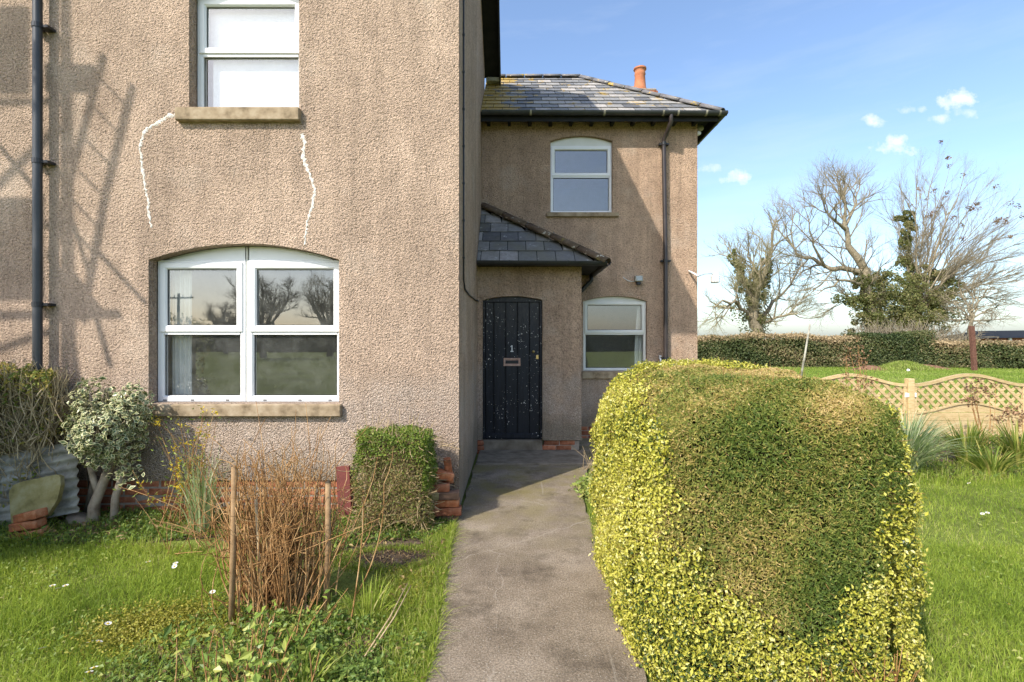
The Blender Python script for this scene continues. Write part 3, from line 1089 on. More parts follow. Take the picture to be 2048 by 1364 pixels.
def gutter(parent, a, b_, r, mat, brackets, axis='x', bm_=None):
    """half round gutter from a to b"""
    a, b_ = Vector(a), Vector(b_)
    ax = (b_ - a).normalized(); side = ax.cross(Vector((0, 0, 1)))
    n = 9
    v, f = [], []
    for p in (a, b_):
        for rr in (r, r - .006):
            for k in range(n):
                an = math.pi + math.pi * k / (n - 1)
                v.append(p + side * math.cos(an) * rr + Vector((0, 0, math.sin(an) * rr)))
    for k in range(n - 1):
        f += [(k, k + 1, 2 * n + k + 1, 2 * n + k), (n + k, 3 * n + k, 3 * n + k + 1, n + k + 1), (k, n + k, n + k + 1, k + 1), (2 * n + k, 2 * n + k + 1, 3 * n + k + 1, 3 * n + k)]
    f += [(0, 2 * n, 3 * n, n), (n - 1, 2 * n - 1, 4 * n - 1, 3 * n - 1)]
    g = MB().add(v, f).build('gutter', mat, parent)
    smooth_by_angle(g)
    for t in brackets:
        p = a.lerp(b_, t)
        mb = MB()
        vv, ff = [], []
        for dx in (-.014, .014):
            for rr in (r + .005, r):
                for k in range(n):
                    an = math.pi + math.pi * k / (n - 1)
                    vv.append(p + ax * dx + side * math.cos(an) * rr + Vector((0, 0, math.sin(an) * rr + .002)))
        for k in range(n - 1):
            ff += [(k, k + 1, 2 * n + k + 1, 2 * n + k), (k, n + k, n + k + 1, k + 1), (2 * n + k, 2 * n + k + 1, 3 * n + k + 1, 3 * n + k)]
        mb.add(vv, ff).build('bracket', bm_ or m_black, g)
    return g


gutter(house, (XS + .02, YE - .05, ZE + .0), (XE + .085, YE - .05, ZE - .012), .058, m_greypipe, (.2, .5, .74, .8, .915, .97), bm_=m_galv)
gutter(house, (XE + .055, YE - .06, ZE - .012), (XE + .055, YB2, ZE - .012), .055, m_greypipe, (.1, .3))


def downpipe(pts, r, mat, brackets, wall_y, bm_=None):
    b = MB().tube(pts, r, 14)
    o = b.build('downpipe', mat, house)
    smooth_by_angle(o, 50)
    for (x, y, z) in brackets:
        c = MB().tube([(x, y, z - .022), (x, y, z + .022)], r + .006, 14)
        c.box(x + .012, x + r + .055, y + .0, wall_y + .0, z - .012, z + .012)
        c.box(x - r - .03, x - .012, y + .01, wall_y, z - .012, z + .012)
        c.build('pipe_bracket', bm_ or m_black, o)
    return o


xp = (1331 - 1024) / 1000 * (YB - .08)
zl = lambda v, d: CAMZ - (v - 682) / 1000 * d
downpipe([(xp + .02, YE - .05, ZE - .05), (xp + .02, YE - .05, ZE - .16), (xp - .0, YE + .06, ZE - .26), (xp - .03, YB - .085, ZE - .36), (xp - .03, YB - .085, ZE - .5), (xp, YB - .085, 2.9), (xp, YB - .085, .05)],
         .034, m_brownpipe, [(xp - .028, YB - .085, ZE - .42), (xp - .004, YB - .085, bz(523)), (xp, YB - .085, bz(716))], YB)
xl = (75 - 1024) / 1000 * (YF - .085)
downpipe([(xl, YF - .085, 6.3), (xl, YF - .085, .02)], .036, m_greypipe, [(xl, YF - .085, fz(63)), (xl, YF - .085, fz(329)), (xl, YF - .085, fz(610))], YF)

# black cable down the side wall
yc1 = .493 / .099
cab = [(XS + .012, yc1, z) for z in np.linspace(6.3, zl(560, yc1), 9)]
cab += [(XS + .012, 5.12, zl(578, 5.1)), (XS + .012, 5.6, zl(588, 5.5)), (XS + .012, 6.6, zl(600, 6.6)), (XS + .02, 7.12, zl(602, 7.1))]
MB().tube(cab, .009, 6).build('cable', m_black, house, True)
for z in np.linspace(2.4, 6.1, 11):
    MB().box(XS, XS + .024, yc1 - .012, yc1 + .012, z - .012, z + .012, .004).build('cable_clip', m_black, house)

# --- porch
ZPE = 2.66
dr = dict(x0=px(965), x1=px(1085), z0=.155, zs=pz(600), zc=pz(592))
PXR = px(1163)
porch_wall = wall_sheet('porch_wall', YP, [(XS + .001, .155), (dr['x0'], .155), (dr['x0'], dr['zs'])] + arch(dr['x0'], dr['x1'], dr['zs'], dr['zc'])[1:-1] + [(dr['x1'], dr['zs']), (dr['x1'], .155), (PXR, .155), (PXR, ZPE + .1), (XS + .001, ZPE + .1)],
                        [], .0, m_render_wing, house, .10)
MB().box(PXR - .05, PXR - .001, YP + .101, YB - .001, .155, ZPE + .1).build('porch_side_wall', m_render_wing, house)
# bell cast at the foot of the render
MB().box(dr['x1'] + .003, PXR + .012, YP - .014, YP - .001, .150, .19, .006).build('render_drip', m_render_wing, porch_wall)
pp = MB().box(dr['x1'] + .02, PXR - .03, YP + .02, YP + .12, -.05, .156).build('plinth', m_mortar, house)
for row in range(3):
    x = dr['x1'] + .13 + (row % 2) * -.05
    while x < PXR - .08:
        obj('brick', random.choice(BR), pp, (min(x, PXR - .13), YP + .062, .155 - .04 - row * .075))
        x += .225
p3 = MB().box(XS + .004, dr['x0'] - .004, YP + .03, YP + .10, -.05, .156).build('plinth', m_mortar, house)
for row in range(3):
    obj('brick', random.choice(BRH), p3, (XS + .045, YP + .03 - .02 * row, .155 - .04 - row * .072))
MB().box(dr['x0'] + .002, dr['x1'] - .002, YP - .02, YP + .16, .005, .152, .01).build('door_step', m_concgrey, house)

# door: frame, five planks, ledge, letter plate, latch, numeral
yd = YP + .075
door = link(make_window('door'), house, ((dr['x0'] + dr['x1']) / 2, yd, .16))
fr = MB()
xa, xb = dr['x0'] + .003, dr['x1'] - .003
zt = pz(603)
fr.box(xa, xa + .028, yd - .02, yd + .06, .156, zt, .004)
fr.box(xb - .034, xb, yd - .02, yd + .06, .156, zt, .004)
fr.prism(arch(xa, xb, dr['zs'] - .004, dr['zc'] - .004) + [(xb, zt), (xa, zt)], yd - .02, yd + .06)
fr.build('frame', m_door, door)
dx = [px(v) for v in (969, 987, 1011, 1035, 1059, 1080)]
dx[0] = xa + .030; dx[-1] = xb - .036
for i in range(5):
    mb = MB().box(dx[i] + .004, dx[i + 1] - .004, yd, yd + .03, .175, zt - .003, .006)
    mb.box(dx[i + 1] - .014, dx[i + 1] - .0062, yd - .004, yd + .008, .176, zt - .004)
    mb.build('plank', m_door, door)
MB().box(dx[0], dx[-1], yd + .031, yd + .05, .165, zt).build('backing', m_gasket, door)
MB().box(dx[0], dx[-1], yd - .025, yd - .001, .160, pz(868), .008).build('weather_rail', m_door, door)
a = at(1007, 716, yd); c = at(1041, 732, yd)
lp = MB()
ring(lp, a[0], c[0], c[2], a[2], .024, yd - .008, yd, .006)
lp.box(a[0] + .024, c[0] - .024, yd - .004, yd - .001, c[2] + .024, a[2] - .024)
lp.build('letter_plate', m_copper, door)
MB().box(a[0] + .03, c[0] - .03, yd - .0062, yd - .0042, c[2] + .034, a[2] - .034).build('letter_slot', m_gasket, door)
k = at(1067, 703, yd)
kn = MB().tube([(k[0], yd, k[2]), (k[0], yd - .008, k[2]), (k[0], yd - .010, k[2])], [.022, .022, .012], 14)
kn.tube([(k[0], yd - .009, k[2]), (k[0], yd - .028, k[2]), (k[0], yd - .040, k[2]), (k[0], yd - .048, k[2])], [.008, .010, .018, .010], 12)
kn.build('latch_knob', m_brass, door, True)
MB().box(dx[-1] - .05, dx[-1] - .012, yd - .006, yd - .0005, k[2] - .11, k[2] - .05, .003).build('lock_plate', m_brass, door)
k = at(1024, 697, yd)
nm = MB().box(k[0] - .006, k[0] + .006, yd - .006, yd - .0005, k[2] - .035, k[2] + .045)
nm.box(k[0] - .022, k[0] + .022, yd - .006, yd - .0005, k[2] - .048, k[2] - .0352)
nm.add([(k[0] - .0062, yd - .005, k[2] + .045), (k[0] - .022, yd - .005, k[2] + .028), (k[0] - .022, yd - .005, k[2] + .018), (k[0] - .0062, yd - .005, k[2] + .032)], [(0, 1, 2, 3)])
nm.build('numeral', m_white, door)

# porch roof
EC = Vector((1.265, 6.93, ZPE)); AP = Vector((XS + .003, YB, 3.72)); EL = Vector((XS + .003, 6.93, ZPE))
b = MB().add([EL, EC, AP, (1.265, YB, ZPE)], [(0, 1, 2), (1, 3, 2), (0, 1, 3)])
proof = b.build('porch_roof', m_soffit, house)
up_ = (AP - EL); PL_ = up_.length; up_.normalize()
pn = Vector((0, -up_.z, up_.y))
nco = 6
ex = PL_ / nco
for k in range(nco):
    slate_course(proof, Vector((0, 6.93, ZPE)), Vector((1, 0, 0)), up_, pn, k * ex - (.02 if k == 0 else 0), (k + 1) * ex, lambda s: XS + .006,
                 lambda s: 1.265 - max(s, 0) * (1.265 - XS) / PL_, .262, (k % 2) * .12 + random.uniform(-.03, .03), m_slate2)
half_round(proof, EC + Vector((.05, -.04, -.01)), AP + Vector((0.02, -.0, .02)), .115, 5, m_hip, name='hip_tile', drop=.02)
gutter(house, (XS + .015, 6.87, ZPE + .01), (1.30, 6.87, ZPE - .0), .06, m_black, (.25, .7), bm_=m_black)
gutter(house, (1.31, 6.86, ZPE), (1.31, YB - .01, ZPE), .055, m_black, (.5,))
MB().box(XS + .004, 1.24, 6.95, YP + .0, ZPE - .03, ZPE - .006).build('porch_soffit', m_soffit, house)
MB().box(PXR + .001, 1.24, YP + .001, YB - .002, ZPE - .03, ZPE - .006).build('porch_soffit', m_soffit, house)
MB().tube([(1.27, YB - .07, ZPE - .03), (1.27, YB - .07, ZPE - .12), (1.12, YB - .06, ZPE - .28), (1.06, YB - .06, ZPE - .34), (1.06, YB - .06, .1)], .033, 12).build('porch_downpipe', m_black, house, True)

# --- chimney behind the wing
cxm, cym = 2.70, 10.5
ztop = zl(181, cym)
chm = MB().box(cxm - .28, cxm + .30, cym - .1, cym + .75, 5.0, ztop - .13)
chm.box(cxm - .31, cxm + .33, cym - .13, cym + .78, ztop - .13, ztop - .06, .01)
chm = chm.build('chimney', m_brick, house)
MB().box(cxm - .29, cxm + .31, cym - .11, cym + .76, ztop - .06, ztop, .02).build('flaunching', m_mortar, chm)


def pot(x, y, z, h, s=1., mat=m_terracotta):
    P = [(.0, .135), (.06, .135), (.08, .125), (h - .16, .105), (h - .13, .118), (h - .10, .108), (h - .05, .112), (h - .03, .135), (h, .132)]
    o = MB().tube([(x, y, z + a * 1.0) for a, r_ in P], [r_ * s for a, r_ in P], 20).build('chimney_pot', mat, chm)
    smooth_by_angle(o, 50)


pot(cxm, cym + .05, ztop - .01, .50)
pot(cxm - .02, cym + .55, ztop - .01, .32, .95, m_terracotta)

# --- security light, outside bracket, pipe fitting
sx, sy, sz = at(1275, 560, YB)
sec = link(make_window('security_light'), house, (sx, YB, sz))
MB().box(sx - .062, sx + .062, YB - .11, YB - .02, sz - .035, sz + .06, .012).build('lamp_housing', m_galv, sec)
MB().box(sx - .05, sx + .05, YB - .114, YB - .11, sz - .025, sz + .05, .002).build('lamp_glass', m_glass, sec)
MB().box(sx - .03, sx + .03, YB - .02, YB, sz - .03, sz + .03).build('back_box', m_black, sec)
MB().box(sx - .035, sx + .035, YB - .09, YB - .025, sz - .085, sz - .036, .012).build('sensor', m_black, sec)
MB().tube([(sx - .055, YB - .015, sz - .02), (sx - .11, YB - .012, sz - .025), (sx - .17, YB - .012, sz - .005), (sx - .22, YB - .01, sz + .03), (sx - .235, YB - .008, sz + .05)], .006, 6).build('lamp_cable', m_white, sec, True)
# white arm with a hanging white lamp on the wing corner
a0 = at(1378, 542, YB - .02); a1 = at(1397, 552, YB - .30)
wl_ = link(make_window('corner_lamp'), house, a0)
MB().tube([a0, a1], .016, 8).build('arm', m_white, wl_, True)
a2 = at(1411, 547.5, YB - .38); a3 = at(1425, 547, YB - .42)
MB().tube([a1, a2, a3], .006, 6).build('wire', m_galv, wl_, True)
lx, ly, lz = at(1430, 558, YB - .42)
MB().box(lx - .058, lx + .058, ly - .05, ly + .05, lz - .06, lz + .06, .015).build('lamp_body', m_white, wl_)
MB().box(lx - .04, lx + .04, ly - .035, ly + .035, lz + .06, lz + .085, .008).build('lamp_cap', m_white, wl_)
# small floodlight cluster under the right eave
fx0, fy0, fz0 = at(1402, 262, YB + .05)
fl = link(make_window('eave_lamp'), house, (fx0, fy0, fz0))
MB().tube([(XW, fy0, fz0 + .03), (XW + .05, fy0, fz0 + .03)], .012, 8).build('arm', m_black, fl)
MB().tube([(XW + .05, fy0 - .05, fz0 + .03), (XW + .05, fy0 + .01, fz0 + .03)], [.055, .035], 12).build('lamp_head', m_galv, fl, True)
MB().tube([(XW + .03, fy0 - .04, fz0 - .05), (XW + .03, fy0 + .02, fz0 - .05)], [.035, .025], 10).build('lamp_head', m_white, fl, True)
tx, ty, tz = at(1325, 716, YB - .03)
tp = MB().tube([(tx - .05, YB, tz), (tx - .05, YB - .06, tz), (tx - .05, YB - .09, tz - .02), (tx - .05, YB - .09, tz - .06)], .014, 8)
tp.tube([(tx - .07, YB - .07, tz + .03), (tx - .03, YB - .07, tz + .03)], .012, 8)
tp.build('garden_tap', m_white, house, True)

# --- curtains and blinds (hang inside)
def curtain(name, label, x0, x1, y, z0, z1, folds, amp, mat, taper=0., group=None, cat='curtain'):
    n, m = folds * 8, 8
    v, f = [], []
    for side in (0, .004):
        for j in range(m + 1):
            for i in range(n + 1):
                k = i / n; h = j / m
                xx = x0 + (x1 - x0) * k + taper * (1 - math.cos(h * 1.57)) * (1 - k)
                v.append((xx, y + side + amp * math.sin(k * folds * 6.283) * (.6 + .4 * h), z0 + (z1 - z0) * h))
    st = (n + 1) * (m + 1)
    for s_ in (0, 1):
        for j in range(m):
            for i in range(n):
                o = s_ * st + j * (n + 1) + i
                f.append((o, o + 1, o + n + 2, o + n + 1))
    o = MB().add(v, f).build(name, mat, None, True)
    return tag(o, label, cat, group)


curtain('curtain', 'pale net curtain at the left of the large paired window', ix(322), ix(362), wy + .16, iz(800), iz(515), 4, .02, m_curtain)
curtain('curtain', 'pale curtain at the right edge of the large paired window', ix(668), ix(684), wy + .16, iz(800), iz(515), 2, .02, m_curtain)
curtain('curtain', 'pale curtain tied at the right of the small lower wing window', cx_(1272), cx_(1296), yw + .12, cz_(742), cz_(600), 3, .015, m_curtain, .06)
tag(MB().box(win_up['x0'] + .105, win_up['x1'] - .004, wy + .085, wy + .095, win_up['z0'] - .02, iz(109), .003).build('window_blind', m_blind),
    'white blind behind the lower pane of the upstairs front window', 'blind')
tag(MB().box(win_up['x0'] + .06, win_up['x1'] - .004, wy + .085, wy + .095, iz(108), iz(-8), .003).build('window_blind', m_blind),
    'white blind behind the upper pane of the upstairs front window', 'blind')

# ================================================================== GARDEN, right side
def z3(q, z): return np.column_stack([q, np.full(len(q), z)])


def stems(root, name, base, tips, r0, r1, mat, bend=.1, K=5, sides=4):
    base, tips = np.array(base, float), np.array(tips, float)
    n_ = len(base)
    k = np.linspace(0, 1, K)[None, :, None]
    mid = rng.normal(size=(n_, 1, 3)) * bend * np.linalg.norm(tips - base, axis=1)[:, None, None]
    Pp = base[:, None, :] * (1 - k) + tips[:, None, :] * k + mid * (k * (1 - k))
    Rr = np.broadcast_to(np.linspace(r0, r1, K)[None, :], (n_, K))
    so_ = obj(name, tubes_mesh(name, [(Pp, Rr, sides)], mat), root)
    so_['kind'] = 'stuff'
    return so_, Pp


# --- big clipped hedge: a yew dome grown into by golden privet
hx0, hx1, hy0, hy1, hz1 = .62, 1.89, 2.24, 3.62, 1.40
hedge = thing('clipped_hedge', 'large clipped round hedge of green yew edged with golden leaves beside the path', 'hedge', ((hx0 + hx1) / 2, (hy0 + hy1) / 2, 0))
hc = ((hx0 + hx1) / 2, (hy0 + hy1) / 2, hz1 / 2 - .02)
hh = ((hx1 - hx0) / 2, (hy1 - hy0) / 2, hz1 / 2 + .02)
HR = .29


def hedge_pts(n):
    P, N = rounded_box_samples(n, hc, hh, HR)
    P = bulge(P, N, .008, 5.5, 3)
    P = bulge(P, N, .0075, 24, 31)
    # body swells in the middle and towards the right foot
    zc = (P[:, 2]) / hz1
    P[:, 0] += N[:, 0] * .05 * np.sin(np.clip(zc, 0, 1) * np.pi) + np.where(N[:, 0] > .3, .06 * (1 - zc), 0)
    cxh = (P[:, 0] - hc[0]) / hh[0]; cyh = (P[:, 1] - hc[1]) / hh[1]
    P[:, 2] -= np.clip(zc, 0, 1) ** 2 * (.055 * cxh ** 2 - .03 * cyh)
    return P, N


def hedge_is_yew(P, N):
    s = (P[:, 0] - hx0) / (hx1 - hx0)
    z = P[:, 2]
    wob = .035 * np.sin(P[:, 0] * 17 + P[:, 2] * 9) + .03 * np.sin(P[:, 2] * 23 - P[:, 0] * 7) + rng.normal(size=len(P)) * .045
    sl_ = np.interp(z, [.15, .30, .41, .52, .68, .86, 1.1, 1.4], [.62, .43, .29, .15, .06, .01, .0, .02])
    sr_ = np.interp(z, [.15, .3, .45, .75, 1.0, 1.4], [.60, .66, .77, .87, .95, 1.05])
    front = (s > sl_ + wob) & (s < sr_ + wob) & (z > .2 + wob)
    depth = P[:, 1] - hy0
    topok = (depth < .95 + wob) & (s > .05 + wob * .5 + .06 * depth)
    side = (N[:, 0] > .75) & (depth < .5) & (z > .75)
    return (front & topok & ((N[:, 1] < -.25) | (N[:, 2] > .5))) | side


P, N = hedge_pts(340000)
y_ = hedge_is_yew(P, N)
sd = 1 + 0 * P[:, 0]
# yew: tan dry tips in drifts, deep green elsewhere
Py, Ny = P[y_], N[y_]
drift = np.zeros(len(Py))
rs = np.random.default_rng(5)
for k in range(7):
    w_ = rs.normal(size=3) * (3.5 + 2.5 * k); drift += np.sin(Py @ w_ + rs.uniform(0, 6)) / (1 + .35 * k)
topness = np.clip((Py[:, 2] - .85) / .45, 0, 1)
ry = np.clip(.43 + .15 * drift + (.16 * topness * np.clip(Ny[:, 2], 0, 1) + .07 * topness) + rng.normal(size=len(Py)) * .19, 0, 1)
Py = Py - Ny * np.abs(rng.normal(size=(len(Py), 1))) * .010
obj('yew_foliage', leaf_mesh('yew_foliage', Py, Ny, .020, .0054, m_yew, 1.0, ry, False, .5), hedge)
Pg, Ng = P[~y_], N[~y_]
sel = rng.random(len(Pg)) < .72
Pg, Ng = Pg[sel], Ng[sel]
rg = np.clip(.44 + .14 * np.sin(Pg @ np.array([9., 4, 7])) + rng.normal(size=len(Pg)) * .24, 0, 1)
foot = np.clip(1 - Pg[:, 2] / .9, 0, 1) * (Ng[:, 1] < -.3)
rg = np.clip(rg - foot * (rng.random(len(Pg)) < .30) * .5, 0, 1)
Pg = Pg + Ng * (rng.normal(size=(len(Pg), 1)) * .012 + .004)
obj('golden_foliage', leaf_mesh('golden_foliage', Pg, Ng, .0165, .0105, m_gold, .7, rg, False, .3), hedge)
# longer golden shoots that break the outline, low down
P2, N2 = hedge_pts(9000)
k2 = (~hedge_is_yew(P2, N2)) & (P2[:, 2] < 1.0)
P2, N2 = P2[k2], N2[k2]
P2 = P2 + N2 * rng.uniform(.01, .055, (len(P2), 1))
obj('loose_shoots', leaf_mesh('loose_shoots', P2, N2, .021, .012, m_gold, .8, np.clip(rng.normal(.6, .2, len(P2)), 0, 1), False, .8), hedge)


def core(name, c, h, r, shrink, parent, mat=m_core):
    bm = bmesh.new()
    bmesh.ops.create_cube(bm, size=2)
    bmesh.ops.subdivide_edges(bm, edges=bm.edges, cuts=7, use_grid_fill=True)
    h2 = np.array(h) - shrink
    for v in bm.verts:
        p = np.array(v.co) * h2
        lim = h2 - r
        q = np.clip(p, -lim, lim)
        if p[2] < 0: q[2] = p[2]
        d = p - q; l = np.linalg.norm(d)
        if l > 1e-6: p = q + d / l * min(l, r)
        v.co = Vector(p + np.array(c))
    me = bpy.data.meshes.new(name); bm.to_mesh(me); bm.free(); me.materials.append(mat)
    return obj(name, me, parent)


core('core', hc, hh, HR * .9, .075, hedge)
Ps, Ns = hedge_pts(900)
stems(hedge, 'stray_shoot', Ps - Ns * .03, Ps + Ns * rng.uniform(.005, .05, (900, 1)) + rng.normal(size=(900, 3)) * .012, .0016, .0008, m_twig, .1, 3, 3)
# bare twiggy foot at the front
n = 90
b0 = np.column_stack([rng.uniform(hx0 + .75, hx1 - .1, n), rng.uniform(hy0 - .01, hy0 + .07, n), np.full(n, -.02)])
tip = b0 + np.column_stack([rng.normal(0, .06, n), rng.uniform(-.05, .03, n), rng.uniform(.05, .24, n)])
K = np.linspace(0, 1, 3)[None, :, None]
tag(obj('foot_twigs', tubes_mesh('foot_twigs', [(b0[:, None, :] * (1 - K) + tip[:, None, :] * K, np.tile([.0035, .0028, .0015], (n, 1)), 4)], m_twig), hedge), kind='stuff')

# --- right lawn
lawn_r = [(hx1 - .25, 1.7), (hx1 - .05, 2.5), (hx1 - .05, 3.5), (1.3, 3.65), (.8, 3.7), (.78, 4.2), (.85, 5.0), (1.0, 6.4), (4.6, 6.4), (3.4, 6.2), (5.0, 5.85), (9.0, 5.6), (6.5, 3.5), (3.4, 1.7)]
q = np.concatenate([scatter(lawn_r, 52000), scatter([(hx1 - .25, 1.7), (hx1 - .05, 2.5), (hx1 - .05, 3.9), (4.2, 3.9), (3.2, 1.7)], 26000)])
tone = np.clip(.48 + .24 * np.sin(q[:, 0] * 2.1 + 1) * np.sin(q[:, 1] * 1.7) + .10 * np.sin(q[:, 0] * 6.1 + q[:, 1] * 4.3) + rng.normal(size=len(q)) * .2, 0, 1)
tag(obj('lawn_grass', blade_mesh('lawn_grass', z3(q, GZ), .050, .0040, m_grass, .7, tone)), 'short green mown lawn grass to the right of the hedge', 'grass', None, 'stuff')

# --- trellis topped wave fence
YFN = 8.2
ux = lambda u: (u - 1024) / 1000 * YFN
uz = lambda v: CAMZ - (v - 682) / 1000 * YFN


def fence_panel(x0, x1, label):
    root = thing('trellis_fence', label, 'fence', ((x0 + x1) / 2, YFN, 0), 'trellis topped fence panels')
    L = x1 - x0
    wave = lambda x: .5 - .5 * math.cos(2 * math.pi * (x - x0) / L)
    ztop = lambda x: uz(767) + .165 * wave(x)
    zmid = lambda x: uz(824) + .165 * wave(x)
    sw = .045
    for (nm, zf, hh_, dp) in (('top_rail', ztop, .048, .03), ('curved_rail', zmid, .03, .028)):
        v, f = [], []
        N_ = 28
        for i in range(N_ + 1):
            x = x0 + L * i / N_
            for (y, dz) in ((-dp, 0), (-dp, -hh_), (dp, -hh_), (dp, 0)):
                v.append((x, YFN + y, zf(x) + dz))
        for i in range(N_):
            for k in range(4):
                f.append((i * 4 + k, i * 4 + (k + 1) % 4, i * 4 + 4 + (k + 1) % 4, i * 4 + 4 + k))
        f += [(0, 1, 2, 3), (N_ * 4 + 3, N_ * 4 + 2, N_ * 4 + 1, N_ * 4)]
        MB().add(v, f).build(nm, m_wood, root)
    for x in (x0, x1 - sw):
        MB().box(x, x + sw, YFN - .022, YFN + .022, .0, uz(767) - .034, .003).build('stile', m_wood, root)
    # diagonal slats
    sp = .165
    for (sg, y0) in ((-1, YFN - .012), (1, YFN + .002)):
        c = -1.2
        while c < L + 1.2:
            # centre line x = x0 + c + sg*(z - zb)
            zb = uz(824)
            pts = []
            for i in range(61):
                z = zb - .03 + i * (.68 / 60)
                x = x0 + c + sg * (z - zb)
                if x0 + sw < x < x1 - sw and zmid(x) - .005 < z < ztop(x) - .04:
                    pts.append((x, z))
            c += sp
            if len(pts) < 6: continue
            (xa, za), (xb, zb2) = pts[0], pts[-1]
            d = Vector((xb - xa, zb2 - za)).normalized(); nn = Vector((-d.y, d.x)) * .024
            poly = [(xa + nn.x, za + nn.y), (xb + nn.x, zb2 + nn.y), (xb - nn.x, zb2 - nn.y), (xa - nn.x, za - nn.y)]
            MB().prism(poly, y0, y0 + .010).build('slat', m_wood, root)
    # lap boards under the curved rail
    zz = -.0
    lay = 0
    bounds = [0.0, .13, .265, .395]
    for i in range(3):
        MB().box(x0 + sw + .001, x1 - sw - .001, YFN - .012 + .004 * (i % 2), YFN + .006, bounds[i] + .003, bounds[i + 1] + .0, .003).build('board', m_wood, root)
    poly = [(x0 + sw + .002, .402)]
    poly += [(x0 + L * i / 24, zmid(x0 + L * i / 24) - .028) for i in range(25) if x0 + sw + .002 < x0 + L * i / 24 < x1 - sw - .002 and zmid(x0 + L * i / 24) - .028 > .41]
    poly += [(x1 - sw - .002, .402)]
    MB().prism(poly, YFN - .008, YFN + .006).build('board', m_wood, root)
    return root


xpost = ux(1819)
fence_panel(xpost + .062, xpost + .062 + 1.83, 'trellis topped wavy wooden fence panel right of the post')
fence_panel(xpost - .062 - 1.83, xpost - .062, 'trellis topped wavy wooden fence panel behind the clipped hedge')
post = thing('fence_post', 'pale square wooden fence post between the two trellis panels', 'post', (xpost, YFN, 0))
MB().box(xpost - .05, xpost + .05, YFN - .05, YFN + .05, GZ, uz(757), .006).build('shaft', m_wood, post)
for s_ in (-1, 1):
    MB().box(xpost + s_ * .052 - .004 if s_ < 0 else xpost + .0505, xpost - .0505 if s_ < 0 else xpost + .056, YFN - .06, YFN + .03, uz(793), uz(786)).build('bracket', m_white, post)
    MB().box(xpost + s_ * .075 - .02, xpost + s_ * .075 + .02, YFN - .027, YFN - .0225, uz(794), uz(785)).build('bracket', m_white, post)


def strap_clump(name, label, cat, x, y, n, h, w, spread, mat, group=None, droop=.9, z=GZ):
    root = thing(name, label, cat, (x, y, z), group)
    a = rng.uniform(0, 6.283, n)
    r0 = rng.uniform(0, .10, n)
    base = np.column_stack([x + np.cos(a) * r0, y + np.sin(a) * r0, np.full(n, z)])
    hgt = h * rng.uniform(.55, 1.1, n); sp_ = spread * rng.uniform(.2, 1.0, n)
    K = np.linspace(0, 1, 7)
    V, F, rn = [], [], []
    dirv = np.column_stack([np.cos(a), np.sin(a), 0 * a]); side = np.column_stack([-np.sin(a), np.cos(a), 0 * a])
    tw = rng.uniform(-.9, .9, n)
    side = side * np.cos(tw)[:, None] + dirv * np.sin(tw)[:, None]
    rr = rng.random(n)
    pts = []
    for k in K:
        p = base + dirv * (sp_ * k ** 1.5)[:, None] + np.array([[0, 0, 1.]]) * (hgt * (k * 1.25 - droop * .55 * (sp_ / spread) * k ** 3))[:, None]
        ww = w * (1 - k ** 2.5) * .5 + .0006
        pts.append(np.stack([p - side * ww, p + side * ww], 1))
    A = np.stack(pts, 1).reshape(n, 14, 3)
    i = np.arange(n)[:, None, None] * 14
    k = np.arange(6)[None, :, None] * 2
    F = (i + k + np.array([[[0, 1, 3, 2]]])).reshape(-1, 4)
    tag(obj('leaves', np_mesh('leaves', A.reshape(-1, 3), F, mat, False, {'rnd': np.repeat(rr, 14)}), root), kind='stuff')
    return root


gx, gy = 4.72, 6.0
strap_clump('ornamental_grass', 'arching pale variegated grass clump behind the clipped hedge', 'grass', gx, gy, 620, .72, .012, .74, m_sedge)
lab = ['upright yellow green strap leaved clump left of the pair by the fence', 'upright yellow green strap leaved clump at the right edge of the picture', 'small yellow green strap leaved clump nearest the lawn']
for i, (u, d, n_, h) in enumerate([(1935, 6.5, 200, .52), (2035, 6.3, 200, .55), (1985, 5.95, 110, .36)]):
    strap_clump('strap_leaf_plant', lab[i], 'plant', (u - 1024) / 1000 * d, d, n_, h, .019, .42, m_strap, 'strap leaved plants in the fence bed')
# dried flower heads on stems
lab = ['brown dried flower heads on tall stems in front of the trellis', 'rust brown dried flower heads at the far right of the fence', 'leggy shrub with a few rusty leaves rising above the clipped hedge', 'small brown dried flower heads low by the fence boards']
for i, (u, v, d, n_, sp_, top) in enumerate([(1968, 870, 7.4, 11, .20, .95), (2040, 880, 7.2, 9, .18, .70), (1722, 850, 7.6, 12, .13, 1.52), (2010, 880, 7.1, 6, .14, .6)]):
    x, y = (u - 1024) / 1000 * d, d
    r_ = thing('dried_flower_plant', lab[i], 'plant', (x, y, GZ), 'dried stems along the fence')
    bb = np.column_stack([x + rng.normal(0, .04, n_), y + rng.normal(0, .04, n_), np.full(n_, GZ)])
    tt = np.column_stack([x + rng.normal(0, sp_, n_), y + rng.normal(0, sp_ * .6, n_), top * rng.uniform(.6, 1.0, n_)])
    so, Pp = stems(r_, 'stem', bb, tt, .005, .003, m_twig, .12)
    hd = []
    for t_ in tt:
        m_ = 26 if i != 2 else 12
        hd.append(t_ + rng.normal(size=(m_, 3)) * np.array([.045, .045, .028 if i != 2 else .07]))
    if i == 2:
        for pp in Pp: hd.append(pp[2:].reshape(-1, 3).repeat(5, 0) + rng.normal(size=(15, 3)) * .05)
    hd = np.concatenate(hd)
    tag(obj('flower_heads', leaf_mesh('flower_heads', hd, rng.normal(size=hd.shape), .034, .024, m_seed, 1., None), r_), kind='stuff')
